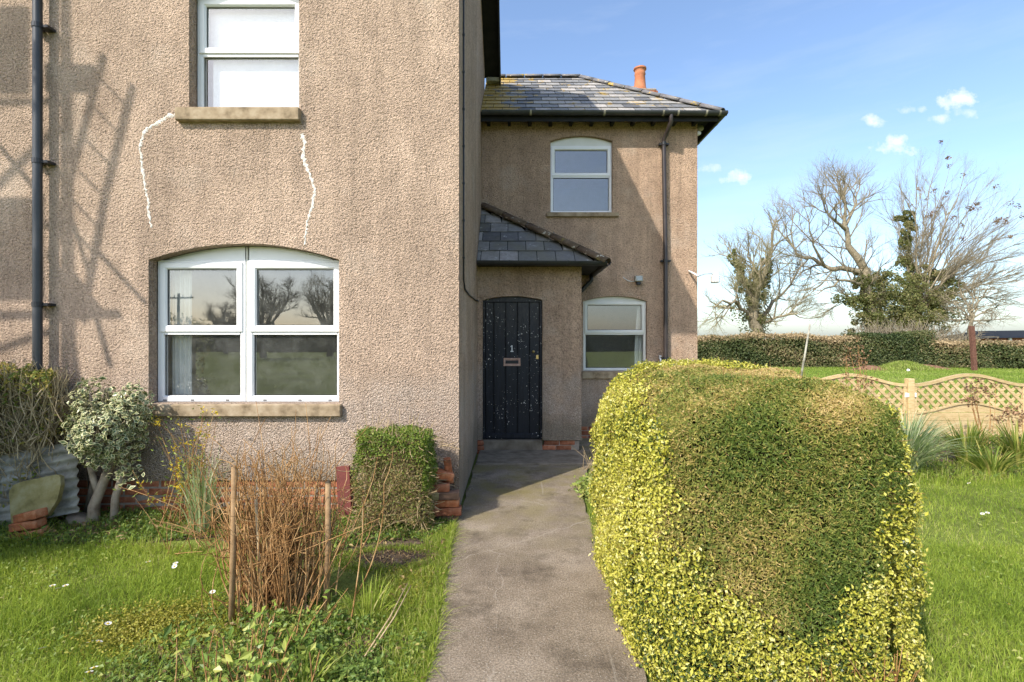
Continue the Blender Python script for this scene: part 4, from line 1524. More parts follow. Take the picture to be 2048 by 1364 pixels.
# low weeds in the fence bed
q = scatter(bed_right, 9000)
tag(obj('bed_weeds', leaf_mesh('bed_weeds', z3(q, GZ) + np.column_stack([0 * q, np.abs(rng.normal(0, .05, len(q)))]), np.tile([0, 0, 1.], (len(q), 1)), .05, .022, m_weed, .7)), 'low green weeds covering the bed below the trellis fence', 'weeds', None, 'stuff')
q = scatter([(3.0, 5.7), (9.5, 5.0), (9.5, 6.3), (3.0, 6.5)], 7000)
tag(obj('bed_edge_grass', blade_mesh('bed_edge_grass', z3(q, GZ), .12, .006, m_grass, .6)), 'longer unmown grass along the edge of the fence bed', 'grass', None, 'stuff')

# --- small plants on the path's right edge behind the hedge
x, y = gnd(1178, 985)
r_ = thing('edge_plant', 'pale green leafy plant at the path edge beside the hedge', 'plant', (x, y, GZ))
p = np.array([x, y, .05]) + rng.normal(size=(420, 3)) * np.array([.07, .12, .045]); p[:, 2] = np.abs(p[:, 2])
tag(obj('leaves', leaf_mesh('leaves', p, np.tile([0, -.3, 1.], (420, 1)), .045, .03, m_weed, .6, np.clip(rng.normal(.8, .12, 420), 0, .95)), r_), kind='stuff')
x, y = gnd(1187, 942)
r_ = thing('dead_stems', 'thin dead flower stems standing by the porch path', 'plant', (x, y, GZ))
n = 14
stems(r_, 'stem', np.column_stack([x + rng.normal(0, .06, n), y + rng.normal(0, .05, n), np.full(n, GZ)]), np.column_stack([x + rng.normal(0, .10, n), y + rng.normal(0, .06, n), rng.uniform(.12, .34, n)]), .0035, .002, m_stick, .1)
q = scatter([(.62, 3.75), (.98, 3.75), (1.0, 4.9), (.74, 4.9)], 2200)
tag(obj('path_edge_grass', blade_mesh('path_edge_grass', z3(q, GZ), .09, .005, m_grass, .5)), 'tuft of longer grass between the path and the hedge', 'grass', None, 'stuff')

# ================================================================== GARDEN, left side
# lawn
lawn_l = [(-5.0, 1.8), (-5.0, 3.95), (-3.3, 3.95), (-2.4, 3.85), (-1.95, 3.55), (-1.75, 3.0), (-1.95, 2.45), (-1.7, 1.8)]
q = scatter(lawn_l, 50000)
f_ = np.hypot((q[:, 0] + 1.85) / .45, (q[:, 1] - 2.55) / .25) < 1
tone = np.clip(.46 + .24 * np.sin(q[:, 0] * 3.1) * np.sin(q[:, 1] * 2.7) + .1 * np.sin(q[:, 0] * 9 + q[:, 1] * 7) + rng.normal(size=len(q)) * .2, 0, 1)
hg = .055 + .03 * np.sin(q[:, 0] * 4.3 + 1) * np.sin(q[:, 1] * 5.1)
tag(obj('lawn_grass', blade_mesh('lawn_grass', z3(q, GZ), hg, .0042, m_grass, .65, tone)), 'rough green lawn grass at the lower left in front of the house', 'grass', None, 'stuff')
strip = [(-.42, 1.9), gnd(850, 1364), gnd(868, 1290), gnd(885, 1180), gnd(903, 1085), gnd(908, 1050), (-.66, 4.1), (-.72, 3.4), (-.95, 3.2), (-1.0, 2.95), (-.66, 2.6), (-.60, 1.9)]
q = scatter(strip, 8500)
q = q[np.hypot((q[:, 0] + .873) / .38, (q[:, 1] - 3.65) / .19) > 1]
tag(obj('verge_grass', blade_mesh('verge_grass', z3(q, GZ), .075, .0045, m_grass, .6)), 'bright strip of grass along the left edge of the path', 'grass', None, 'stuff')
e_ = np.array([gnd(852, 1364), gnd(870, 1290), gnd(886, 1180), gnd(903, 1085), gnd(909, 1050)])
t_ = rng.uniform(0, 1, 1500) ** .8 * 3.999; k_ = t_.astype(int); f_2 = (t_ - k_)[:, None]
q = e_[k_] * (1 - f_2) + e_[k_ + 1] * f_2 + rng.normal(0, .014, (1500, 2)) - np.array([.012, 0])
tag(obj('path_fringe_grass', blade_mesh('path_fringe_grass', z3(q, GZ + .01), .07, .0042, m_grass, .9)), 'ragged fringe of grass spilling over the left edge of the path', 'grass', None, 'stuff')
for i, (u, v, rx, ry, n_, lb) in enumerate([(845, 1165, .13, .13, 6500, 'golden green moss cushion on the verge by the path'), (725, 1295, .0, .0, 0, '')]):
    if not n_: continue
    x, y = gnd(u, v)
    p = np.column_stack([x - .06 + np.clip(rng.normal(0, rx * .8, n_), -1, .11), y + rng.normal(0, ry, n_), GZ + np.abs(rng.normal(0, .012, n_)) + .02])
    tag(obj('moss_patch', leaf_mesh('moss_patch', p, np.tile([0, 0, 1.], (n_, 1)), .014, .007, m_goldmoss, .9)), lb, 'moss', None, 'stuff')
x, y = gnd(335, 1255)
n = 9000
p = np.column_stack([x + rng.normal(0, .20, n), y + rng.normal(0, .12, n), GZ + np.abs(rng.normal(0, .012, n)) + .03])
tag(obj('moss_patch', leaf_mesh('moss_patch', p, np.tile([0, 0, 1.], (n, 1)), .016, .009, m_goldmoss, .9)), 'golden creeping moss patch in the left lawn', 'moss', None, 'stuff')

# ground cover below the bare shrub and under the window
q = np.concatenate([scatter(bed_mid, 15000), scatter([(-1.6, 2.0), (-.40, 1.9), (-.44, 2.6), (-1.1, 2.9)], 7000)])
zz = GZ + .01 + np.abs(rng.normal(0, .03, len(q))) + .035 * np.clip(np.sin(q[:, 0] * 11) * np.sin(q[:, 1] * 13), 0, 1)
tone = np.clip(.5 + .2 * np.sin(q[:, 0] * 13 + 1) * np.sin(q[:, 1] * 11) + rng.normal(size=len(q)) * .2, 0, 1)
keep = np.sin(q[:, 0] * 8.3 + 2) * np.sin(q[:, 1] * 9.1) + rng.normal(size=len(q)) * .3 > -.62
tag(obj('ground_cover', leaf_mesh('ground_cover', np.column_stack([q, zz])[keep], np.tile([0, -.2, 1.], (keep.sum(), 1)), .021, .016, m_weed, .7, tone[keep])), 'leafy green ground cover around the foot of the bare shrub', 'ground cover', None, 'stuff')
q = scatter(bed_left, 15000)
zz = GZ + .01 + np.abs(rng.normal(0, .028, len(q)))
soilhole = np.hypot((q[:, 0] + .90) / .38, (q[:, 1] - 3.72) / .26) > 1
keep = (np.sin(q[:, 0] * 5.3 + 2) * np.sin(q[:, 1] * 7.1) + rng.normal(size=len(q)) * .4 > -.45) & soilhole
tag(obj('window_bed_weeds', leaf_mesh('window_bed_weeds', np.column_stack([q, zz])[keep], np.tile([0, -.2, 1.], (keep.sum(), 1)), .030, .018, m_weed, .7, np.clip(rng.normal(.4, .22, keep.sum()), 0, 1))), 'low dark green weeds in the bed under the front window', 'weeds', None, 'stuff')
q = scatter(bed_left, 6500)
keep = np.hypot((q[:, 0] + .90) / .38, (q[:, 1] - 3.72) / .26) > 1
tag(obj('window_bed_grass', blade_mesh('window_bed_grass', z3(q[keep], GZ), .075, .005, m_grass, .7, np.clip(rng.normal(.3, .2, keep.sum()), 0, 1))), 'scattered grass tufts in the bed under the front window', 'grass', None, 'stuff')
# bare soil hollow
x, y = gnd(785, 1112)
pts = [(x + .36 * math.cos(a) * (1 + .08 * math.sin(3 * a) + random.uniform(-.09, .09)), y + .18 * math.sin(a) * (1 + .1 * math.cos(2 * a) + random.uniform(-.1, .1))) for a in np.linspace(0, 6.283, 60)[:-1]]
tag(sheet('bare_soil', pts, GZ + .012, m_soil), kind='structure')
a = rng.uniform(0, 6.283, 2600); rr = np.abs(rng.normal(1.0, .17, 2600))
q = np.column_stack([x + .36 * np.cos(a) * rr, y + .18 * np.sin(a) * rr])
tag(obj('soil_edge_grass', blade_mesh('soil_edge_grass', z3(q, GZ), .045, .004, m_grass, .8, np.clip(rng.normal(.5, .3, len(q)), 0, 1))), 'short grass creeping in around the bare soil patch', 'grass', None, 'stuff')
q = np.column_stack([x + rng.normal(0, .2, 500), y + rng.normal(0.02, .12, 500)])
tag(obj('soil_litter', leaf_mesh('soil_litter', z3(q, GZ + .02) + rng.normal(size=(500, 3)) * np.array([0, 0, .004]), np.tile([0, 0, 1.], (500, 1)), .022, .009, m_dryleaf, .4)), 'dry twig and leaf fragments lying on the bare soil patch', 'leaf litter', None, 'stuff')
q = scatter(bed_mid, 5200)
tag(obj('shrub_bed_grass', blade_mesh('shrub_bed_grass', z3(q, GZ), .085, .0042, m_grass, .8, np.clip(rng.normal(.5, .3, len(q)), 0, 1))), 'thin grass growing through the ground cover by the bare shrub', 'grass', None, 'stuff')
n = 900
q = np.concatenate([scatter(bed_mid, 600), scatter(strip, 120), scatter(bed_left, 500)])
tag(obj('leaf_litter', leaf_mesh('leaf_litter', z3(q, GZ + .045) + rng.normal(size=(len(q), 3)) * np.array([0, 0, .012]), np.tile([0, 0, 1.], (len(q), 1)), .035, .02, m_dryleaf, .5)), 'dry brown leaf litter scattered over the left beds', 'leaf litter', None, 'stuff')
q = np.concatenate([scatter(lawn_l, 5200), scatter(lawn_r, 6500)])
cl_ = np.sin(q[:, 0] * 3.7 + 1.3) * np.sin(q[:, 1] * 4.1 + .4) + rng.normal(size=len(q)) * .35 > .35
q = q[cl_]
tag(obj('lawn_clover', leaf_mesh('lawn_clover', z3(q, GZ + .04) + rng.normal(size=(len(q), 3)) * np.array([.01, .01, .012]), np.tile([0, -.2, 1.], (len(q), 1)), .020, .015, m_weed, .5, np.clip(rng.normal(.75, .15, len(q)), 0, .97))), 'small clover and weed leaves scattered through both lawns', 'clover', None, 'stuff')
# tufts near the path
for i, (u, v, n_, h, lb) in enumerate([(735, 1235, 70, .22, 'tall grass tuft beside the bare shrub near the path'), (600, 1385, 80, .17, 'long grass tuft at the bottom edge left of the path'), (65, 1075, 70, .13, 'grass tuft in front of the stacked bricks')]):
    x, y = gnd(u, v)
    strap_clump('grass_tuft', lb, 'grass', x, y, n_, h, .006, .16, m_grass, 'loose grass tufts')

# --- bare brown shrub with stakes
SX, SY = -1.38, 2.98
shrub = thing('bare_shrub', 'leafless brown multi stemmed shrub in front of the window', 'shrub', (SX, SY, GZ))
n = 210
a = rng.uniform(0, 6.283, n); r0 = np.abs(rng.normal(0, .11, n))
base = np.column_stack([SX + np.cos(a) * r0 * 1.5, SY + np.sin(a) * r0, np.full(n, GZ)])
a2 = a + rng.normal(0, .5, n)
hgt = rng.uniform(.4, .95, n); sp_ = np.abs(rng.normal(.085, .11, n))
tips = base + np.column_stack([np.cos(a2) * sp_ * 1.25, np.sin(a2) * sp_, hgt])
so, PP = stems(shrub, 'stem', base, tips, .0052, .0020, m_twig, .26, 7, 5)
idx = rng.integers(0, n, 900); kk = rng.integers(2, 7, 900)
tb = PP[idx, kk]
tt = tb + rng.normal(size=(900, 3)) * .08 + np.array([0, 0, .09])
stems(shrub, 'twig', tb, tt, .0026, .0012, m_twig, .25, 4, 3)
n = 55
a = rng.uniform(0, 6.283, n)
base = np.column_stack([SX + rng.normal(0, .15, n), SY + rng.normal(0, .12, n), np.full(n, GZ)])
stems(shrub, 'outer_twig', base, base + np.column_stack([np.cos(a) * rng.uniform(.10, .32, n), np.sin(a) * rng.uniform(.1, .25, n), rng.uniform(.15, .7, n)]), .004, .0016, m_twig, .5, 7, 4)
n = 7
base = np.column_stack([SX + rng.normal(0, .15, n), SY + rng.normal(0, .1, n), np.full(n, GZ + .3)])
stems(shrub, 'long_twig', base, np.array([[SX - .6, SY + .2, .93], [SX + .05, SY + .1, 1.15], [SX + .3, SY, 1.12], [SX + .5, SY + .1, 1.05], [SX - .2, SY + .1, 1.22], [SX + .15, SY, 1.2], [SX + .62, SY - .1, .55]]), .0035, .0014, m_twig, .3, 7, 4)
for i, (u, v, ut, vt, r_, lb, m_) in enumerate([(462, 1205, 468, 935, .017, 'thin bamboo coloured stake on the left of the bare shrub', m_stake), (652, 1180, 656, 965, .019, 'dark topped round stake on the right of the bare shrub', m_stake), (520, 1190, 512, 1000, .010, 'slender cane standing inside the bare shrub', m_stick)]):
    x, y = gnd(u, v)
    d = y - .22
    top = at(ut, vt, d)
    x, y = at(u, v, d)[0], d
    s_ = thing('garden_stake', lb, 'stake', (x, y, GZ), 'stakes around the bare shrub')
    MB().tube([(x, y, GZ - .05), ((x + top[0]) / 2 + .006, d, top[2] / 2), (top[0], d, top[2])], [r_, r_ * .95, r_ * .85], 8).build('shaft', m_, s_, True)
    MB().tube([(top[0], d, top[2] - .004), (top[0], d, top[2] + .006)], [r_ * .9, r_ * .6], 8).build('cut_end', m_darkbark if i == 1 else m_, s_)
# dry leaf litter and old leaves caught in the shrub
# --- young privet shoots at the bottom
for j, (u, v, n_, h, lb) in enumerate([(510, 1400, 40, .34, 'young yellow green privet shoots at the bottom of the picture'), (560, 1290, 20, .22, 'short pale green privet shoots in front of the bare shrub')]):
    x, y = gnd(u, v)
    r_ = thing('privet_seedling', lb, 'shrub', (x, y, GZ), 'young privet shoots')
    bb = np.column_stack([x + rng.normal(0, .13, n_), y + rng.normal(0, .07, n_), np.full(n_, GZ)])
    tt = bb + np.column_stack([rng.normal(0, .06, n_), rng.normal(0, .05, n_), h * rng.uniform(.5, 1.0, n_)])
    so, Pp = stems(r_, 'stem', bb, tt, .004, .0025, m_twig, .15)
    lv = (Pp[:, 2:].reshape(-1, 1, 3) + rng.normal(size=(n_ * 3, 2, 3)) * .022).reshape(-1, 3)
    tag(obj('leaves', leaf_mesh('leaves', lv, np.tile([0, -.4, .8], (len(lv), 1)), .040, .022, m_shootleaf, .7, None, False, .8), r_), kind='stuff')

# --- forsythia against the wall
FX, FY = fx(415), 4.35
r_ = thing('forsythia', 'straggly forsythia with small yellow flowers below the front window', 'shrub', (FX, FY, GZ))
n = 34
bb = np.column_stack([FX + rng.normal(0, .12, n), FY + rng.normal(0, .08, n), np.full(n, GZ)])
tt = np.column_stack([FX + rng.normal(.02, .30, n), FY + rng.normal(-.05, .12, n), rng.uniform(.35, .95, n)])
so, Pp = stems(r_, 'stem', bb, tt, .006, .002, m_twig, .3, 6)
cand = Pp[:, 2:].reshape(-1, 3)
cand = cand[(cand[:, 0] < FX + .22) & (cand[:, 0] > FX - .35) & (cand[:, 2] > .2)]
fl = (cand[rng.integers(0, len(cand), 60)][:, None, :] + rng.normal(size=(60, 6, 3)) * .02).reshape(-1, 3)
tag(obj('flowers', leaf_mesh('flowers', fl, rng.normal(size=fl.shape), .026, .013, m_forsythia, 1.), r_), kind='stuff')
lv = cand[rng.integers(0, len(cand), 320)] + rng.normal(size=(320, 3)) * .06
tag(obj('leaves', leaf_mesh('leaves', lv, rng.normal(size=lv.shape), .04, .014, m_weed, 1., np.clip(rng.normal(.8, .2, 320), 0, 1)), r_), kind='stuff')
strap_clump('grass_tuft', 'pale green grass clump growing beside the forsythia', 'grass', fx(465), 4.2, 120, .62, .008, .22, m_sedge, 'loose grass tufts')
# dry grass and twigs behind the shrub
n = 110
bb = np.column_stack([rng.uniform(-2.6, -1.5, n), rng.uniform(3.6, 4.3, n), np.full(n, GZ)])
r_ = thing('dry_stalks', 'tangle of dry brown stalks between the bare shrub and the wall', 'plant', (-2.1, 4.0, GZ))
stems(r_, 'stalk', bb, bb + np.column_stack([rng.normal(0, .18, n), rng.normal(0, .12, n), rng.uniform(.12, .5, n)]), .0035, .0015, m_twig, .35, 5, 4)

# --- small box hedge at the wall
bx0, bx1, by0, by1, bz1 = -1.295, -.685, 4.06, 4.50, .80
bh_ = thing('box_bush', 'small square clipped bush, green on top and bare brown below', 'bush', ((bx0 + bx1) / 2, (by0 + by1) / 2, GZ))
c_ = ((bx0 + bx1) / 2, (by0 + by1) / 2, bz1 / 2); h_ = ((bx1 - bx0) / 2, (by1 - by0) / 2, bz1 / 2)
P, N = rounded_box_samples(26000, c_, h_, .09)
P = bulge(P, N, .014, 9, 8)
green = (P[:, 2] > .62 + .05 * np.sin(P[:, 0] * 11) + rng.normal(size=len(P)) * .05) | ((P[:, 0] > -.73) & (P[:, 2] > .35)) | (rng.random(len(P)) < .08)
dens = np.where(green, 1.0, .55)
kp = rng.random(len(P)) < dens
P, N, green = P[kp], N[kp], green[kp]
P += N * rng.normal(size=(len(P), 1)) * .012
obj('green_leaves', leaf_mesh('green_leaves', P[green], N[green], .020, .012, m_box, .8, np.clip(rng.normal(.45, .25, green.sum()), 0, 1)), bh_)
m_oldbox = leafmat('thin_box_leaf', [(0, (.10, .13, .03)), (.5, (.22, .20, .06)), (1, (.38, .27, .12))], .25)
obj('thin_leaves', leaf_mesh('thin_leaves', P[~green], N[~green], .020, .010, m_oldbox, 1.0), bh_)
core('core', c_, h_, .08, .07, bh_, plain('bush_core', [(.10, .075, .035), (.20, .15, .07)], 20, .95, .6, 30, .02, .1))
n = 700
P, N = rounded_box_samples(n, c_, h_, .09)
stems(bh_, 'twig', P - N * .06, P + N * .012 + rng.normal(size=(n, 3)) * .07, .003, .0018, m_stick, .2, 4, 4)

# --- loose bricks stacked against the house corner
names = ['weathered red brick in the loose stack at the house corner']
pile = []
PB = [brick_mesh('loose_brick', .215, .102, .065, m_brick, 30 + k) for k in range(3)] + [brick_mesh('loose_brick', .215, .102, .065, m_brick_new, 40)]
PBM = [brick_mesh('loose_brick', .215, .102, .065, m_moss, 50), brick_mesh('loose_brick', .215, .102, .065, plain('dirty_brick', [(.10, .06, .04), (.22, .13, .085)], 12, .95, .6), 51)]
rows = [(4, 'bottom', 4.36, 0.0), (3, 'second', 4.37, .0), (4, 'third', 4.38, 0), (3, 'fourth', 4.40, 0), (3, 'top', 4.42, 0)]
zc_ = GZ + .033
lv = ['bottom', 'second lowest', 'middle', 'second highest', 'topmost']
lnum = 0
for r_i in range(5):
    xs_ = [-.80 + (r_i % 2) * .05, -.575 + (r_i % 2) * .02] if r_i < 4 else [-.66]
    for j, xx in enumerate(xs_):
        if r_i == 3 and j == 1:
            xx -= .02
        me = (PBM + PB)[(r_i * 2 + j) % 6]
        o = obj('loose_brick', me, None, (xx, 4.42 - .02 * (r_i % 2) + .02 * j, zc_))
        o.rotation_euler = (random.uniform(-.02, .02), random.uniform(-.015, .015), random.uniform(-.12, .12))
        side = 'left' if j == 0 else 'right'
        tag(o, f'{side} hand weathered brick in the {lv[r_i]} layer of the stack by the house corner' if r_i < 4 else 'single weathered brick on top of the stack by the house corner', 'brick', 'bricks stacked at the house corner')
    zc_ += .069
for (xx, yy, zz, ry_, lb, me) in [(-.74, 4.40, .43, .75, 'rounded broken brick tipped on top of the corner stack', PB[3]), (-.575, 4.52, .40, 1.45, 'orange brick standing on end against the house corner', PB[3]), (-.63, 4.45, .385, .25, 'orange brick lying tilted on the corner stack', PB[3])]:
    o = obj('loose_brick', me, None, (xx, yy, zz)); o.rotation_euler = (.1, ry_, .3)
    tag(o, lb, 'brick', 'bricks stacked at the house corner')
# red board leaning on the wall
x0, z1_ = fx(687), .40
o = MB().box(-.062, .062, -.012, .012, 0, .46, .004).build('red_board', m_redboard)
o.location = (fx(700) + .0, 4.52, GZ); o.rotation_euler = (R(-13), R(-7), 0)
tag(o, 'dark red painted board leaning against the wall beside the small bush', 'board')

# --- variegated holly standard
HX, HY = -3.55, 4.40
hol = thing('holly_tree', 'small variegated holly with a mop head on pale bare trunks', 'tree', (HX, HY, GZ))
tr = MB()
tr.tube([(HX - .13, HY, GZ - .03), (HX - .13, HY, .12), (HX - .05, HY + .02, .35), (HX + .06, HY, .58), (HX + .10, HY, .8)], [.055, .042, .038, .034, .022], 10)
tr.tube([(HX - .10, HY + .01, .22), (HX - .16, HY + .03, .36), (HX - .22, HY + .05, .52), (HX - .2, HY + .03, .8)], [.028, .026, .024, .018], 8)
tr.tube([(HX + .01, HY + .05, GZ - .03), (HX + .02, HY + .05, .18), (HX + .08, HY + .06, .40), (HX + .10, HY + .03, .7)], [.036, .031, .027, .018], 9)
tr.build('trunk', plain('holly_bark', [(.17, .13, .085), (.34, .28, .20), (.42, .36, .27)], 9, .9, .5, 50, .006), hol, True)
n = 3000
d = unit(rng.normal(size=(n, 3)))
cen = np.array([HX + .04, HY - .02, .84])
rad = rng.uniform(.72, 1.02, n)[:, None]
P = cen + d * rad * np.array([.31, .28, .36]) * (1 + .16 * np.sin(d[:, :1] * 5 + 1) * np.cos(d[:, 2:] * 4))
P[:, 2] += .05 * np.sin(P[:, 0] * 13)
P = bulge(P, d, .02, 9, 4)
obj('crown', leaf_mesh('crown', P, d + np.array([0, 0, .5]), .046, .030, m_holly, .7, None, True), hol)
n = 60
P = np.array([HX + .2, HY - .05, .42]) + rng.normal(size=(n, 3)) * np.array([.06, .05, .05])
tag(obj('low_sprig', leaf_mesh('low_sprig', P, rng.normal(size=(n, 3)), .045, .03, m_holly, 1., None, True), hol), kind='stuff')
n = 130
d = unit(rng.normal(size=(n, 3)))
stems(hol, 'branch', np.tile(cen - np.array([0, 0, .15]), (n, 1)) + rng.normal(size=(n, 3)) * .05, cen + d * np.array([.30, .28, .33]), .009, .003, m_bark, .15, 4, 5)

# --- corrugated sheet, slab, bricks, drain pipe stub, stone
cr = []
L_, Hh, NN = 1.7, .60, 56
v, f = [], []
for s_ in (0, .003):
    for i in range(NN + 1):
        h = Hh * i / NN
        for e in (0, 1):
            yy = .014 * math.sin(i / NN * 7.5 * 2 * math.pi)
            v.append((-L_ * e, yy + s_ + h * .22, h))
st = (NN + 1) * 2
for s_ in (0, 1):
    for i in range(NN):
        o = s_ * st + i * 2
        f.append((o, o + 1, o + 3, o + 2))
f += [(i * 2, (i + 1) * 2, st + (i + 1) * 2, st + i * 2) for i in range(NN)]
o = MB().add(v, f).build('corrugated_sheet', m_galv, None, True)
o.location = (-3.73, 4.30, .10); o.rotation_euler = (0, R(-11), R(3))
tag(o, 'rusting grey corrugated iron sheet propped at the lower left', 'metal sheet')
slab_prof = [((u - 62) * .00416, (1056 - v) * .00416) for u, v in [(14, 985), (20, 972), (34, 966), (98, 953), (106, 957), (110, 975), (109, 1003), (96, 1032), (62, 1050), (45, 1056), (30, 1042)]]
o = MB().prism(slab_prof, -.022, .022).build('stone_slab', m_moss)
o.location = (-4.0, 4.14, GZ + .05); o.rotation_euler = (R(-14), 0, R(4))
tag(o, 'mossy pale stone slab leaning against the corrugated sheet', 'slab')
zc_ = GZ + .035
for k, (dx_, rz_, lb) in enumerate([(.0, .2, 'lowest orange brick of the three by the mossy slab'), (-.02, .05, 'middle chipped brick of the three by the mossy slab'), (.0, -.12, 'top orange brick of the three by the mossy slab')]):
    o = obj('loose_brick', brick_mesh('loose_brick', .215, .102, .065, m_brick_new, 60 + k), None, (-3.91 + dx_, 4.06, zc_))
    o.rotation_euler = (0, R(-14) if k == 2 else R(-8), rz_)
    tag(o, lb, 'brick', 'bricks by the mossy slab')
    zc_ += .075
o = MB().tube([(0, 0, 0), (.0, 0, .40)], .032, 10).build('clay_pipe', m_darkbark, None, True)
o.location = (-3.80, 4.45, GZ); o.rotation_euler = (0, R(14), 0)
tag(o, 'short dark pipe leaning behind the holly trunk', 'pipe')
bm = bmesh.new(); bmesh.ops.create_icosphere(bm, subdivisions=2, radius=.09)
for vtx in bm.verts: vtx.co = Vector((vtx.co.x * 1.5, vtx.co.y, vtx.co.z * .7)) * (1 + .18 * math.sin(vtx.co.x * 40 + vtx.co.z * 31))
me = bpy.data.meshes.new('stone'); bm.to_mesh(me); bm.free(); me.materials.append(m_concgrey)
tag(obj('stone', me, None, (-3.80, 4.38, .0)), 'pale rough stone beside the holly trunk', 'stone')
o = MB().box(-.045, .045, -.02, .02, -.02, .012, .009).build('brick_fragment', plain('worn_brick', [(.16, .09, .06), (.30, .19, .13)], 30, .95, .6)); o.location = (*gnd(818, 1278), GZ + .022); o.rotation_euler = (0, .1, .35)
tag(o, 'small broken brick fragment in the ground cover beside the path', 'brick')
# --- dry sticks lying near the path
for i, (p0, p1, lb) in enumerate([((730, 1320), (815, 1210), 'pale dry stick leaning across the ground cover by the path'), ((742, 1312), (822, 1215), 'second pale dry stick beside the longer one near the path')]):
    a_ = gnd(*p0); b_ = gnd(*p1)
    s_ = MB().tube([(a_[0], a_[1], .02), ((a_[0] + b_[0]) / 2 + .01, (a_[1] + b_[1]) / 2, .07), (b_[0], b_[1], .13)], [.0045, .004, .0028], 6).build('dry_stick', m_stick, None, True)
    tag(s_, lb, 'stick')

# --- daisies
pet = MB(); 
for k in range(11):
    a = k / 11 * 6.283
    c, s_ = math.cos(a), math.sin(a)
    w_ = .0032
    pet.add([(c * .004 - s_ * w_ * .5, s_ * .004 + c * w_ * .5, 0), (c * .004 + s_ * w_ * .5, s_ * .004 - c * w_ * .5, 0), (c * .015 + s_ * w_, s_ * .015 - c * w_, .003), (c * .017, s_ * .017, .003), (c * .015 - s_ * w_, s_ * .015 + c * w_, .003)], [(0, 1, 2, 3, 4)])
pm = pet.mesh('petals', m_white)
ey = MB().tube([(0, 0, -.001), (0, 0, .003), (0, 0, .005)], [.006, .006, .003], 8).mesh('flower_centre', m_forsythia)
sm = MB().tube([(0, 0, -.09), (0, 0, 0)], .0012, 4).mesh('stem', m_grass)
dz = [(105, 1186), (116, 1192), (131, 1186), (180, 1302), (198, 1301), (84, 1315), (216, 1264), (349, 1146), (351, 1140), (296, 1137), (425, 1199), (447, 1200), (188, 1355), (178, 1364)]
dzr = [(1832, 1008), (1965, 1038), (1975, 1036), (2018, 1224), (1938, 975)]
DL = ['left white daisy of the trio at the left of the lawn', 'middle white daisy of the trio at the left of the lawn', 'right white daisy of the trio at the left of the lawn',
      'left white daisy of the close pair low in the left lawn', 'right white daisy of the close pair low in the left lawn', 'lone white daisy nearest the lower left corner',
      'lone white daisy above the close pair in the left lawn', 'right white daisy of the tight pair left of the bare shrub', 'left white daisy of the tight pair left of the bare shrub',
      'lone white daisy high in the left lawn near the bed', 'left white daisy at the foot of the bare shrub', 'right white daisy at the foot of the bare shrub',
      'right white daisy at the bottom edge of the left lawn', 'left white daisy at the bottom edge of the left lawn',
      'white daisy closest to the clipped hedge in the right lawn', 'left white daisy of the pair in the middle of the right lawn', 'right white daisy of the pair in the middle of the right lawn',
      'lone white daisy near the right edge of the right lawn', 'white daisy farthest back in the right lawn']
for i, (u, v) in enumerate(dz + dzr):
    x, y = gnd(u, v)
    r_ = thing('daisy', DL[i], 'flower', (x, y, .045), 'daisies in the left lawn' if i < len(dz) else 'daisies in the right lawn')
    for (nm_, me) in (('petals', pm), ('flower_centre', ey), ('stem', sm)):
        obj(nm_, me, r_, (x, y, .045))
    r_.rotation_euler = (R(random.uniform(-5, 35)), R(random.uniform(-25, 25)), random.uniform(0, 6))

# --- boundary hedge on the left
lx0, lx1, ly0, ly1, lz1 = -5.6, -4.04, 4.34, 4.62, 1.33
lh = thing('boundary_hedge', 'straggly half bare hedge with yellowing leaves at the left edge', 'hedge', ((lx0 + lx1) / 2, 4.4, GZ))
c_ = ((lx0 + lx1) / 2, (ly0 + ly1) / 2, lz1 / 2); h_ = ((lx1 - lx0) / 2, (ly1 - ly0) / 2, lz1 / 2)
cB, hB = (-4.86, 3.2, .95), (.46, 1.0, .95)
P, N = rounded_box_samples(16000, c_, h_, .12)
PB_, NB_ = rounded_box_samples(9000, cB, hB, .14)
P = np.concatenate([P, PB_]); N = np.concatenate([N, NB_])
P = bulge(P, N, .05, 7, 21)
P -= N * np.abs(rng.normal(size=(len(P), 1))) * .05
topm = P[:, 2] > 1.12 + rng.normal(size=len(P)) * .06
kp = topm | (rng.random(len(P)) < .22)
P, N = P[kp], N[kp]
m_hl = leafmat('yellowing_leaf', [(0, (.10, .15, .03)), (.4, (.22, .27, .05)), (.65, (.46, .40, .09)), (1, (.60, .46, .15))], .35)
tag(obj('leaves', leaf_mesh('leaves', P, N, .036, .017, m_hl, .9), lh), kind='stuff')
n = 2300
P, N = rounded_box_samples(n, c_, h_, .12)
bb = P - N * .10 + rng.normal(size=(n, 3)) * .08; bb[:, 2] = np.clip(bb[:, 2] - .25, 0, 2)
stems(lh, 'twig', bb, P + N * .01 + rng.normal(size=(n, 3)) * .05, .006, .0025, plain('straw_twig', [(.34, .26, .14), (.55, .44, .27)], 20, .85, .1), .25, 5, 4)
m_lcore = plain('left_hedge_core', [(.16, .13, .07), (.30, .24, .14)], 20, .95, .6, 30, .02, .1)
core('core', cB, hB, .1, .14, lh, m_lcore)
core('core', c_, h_, .04, .09, lh, m_lcore)

# ================================================================== BEYOND THE FENCE
q = scatter([(6.5, 9.5), (11, 9.5), (34, 29), (34, 33), (10, 31)], 60000)
tone = np.clip(.5 + .2 * np.sin(q[:, 0] * .9) * np.sin(q[:, 1] * .7) + rng.normal(size=len(q)) * .18, 0, 1)
tag(obj('paddock_grass', blade_mesh('paddock_grass', z3(q, GZ), .10, .022, m_grassf, .7, tone)), 'bright green grass of the paddock beyond the trellis fence', 'grass', None, 'stuff')


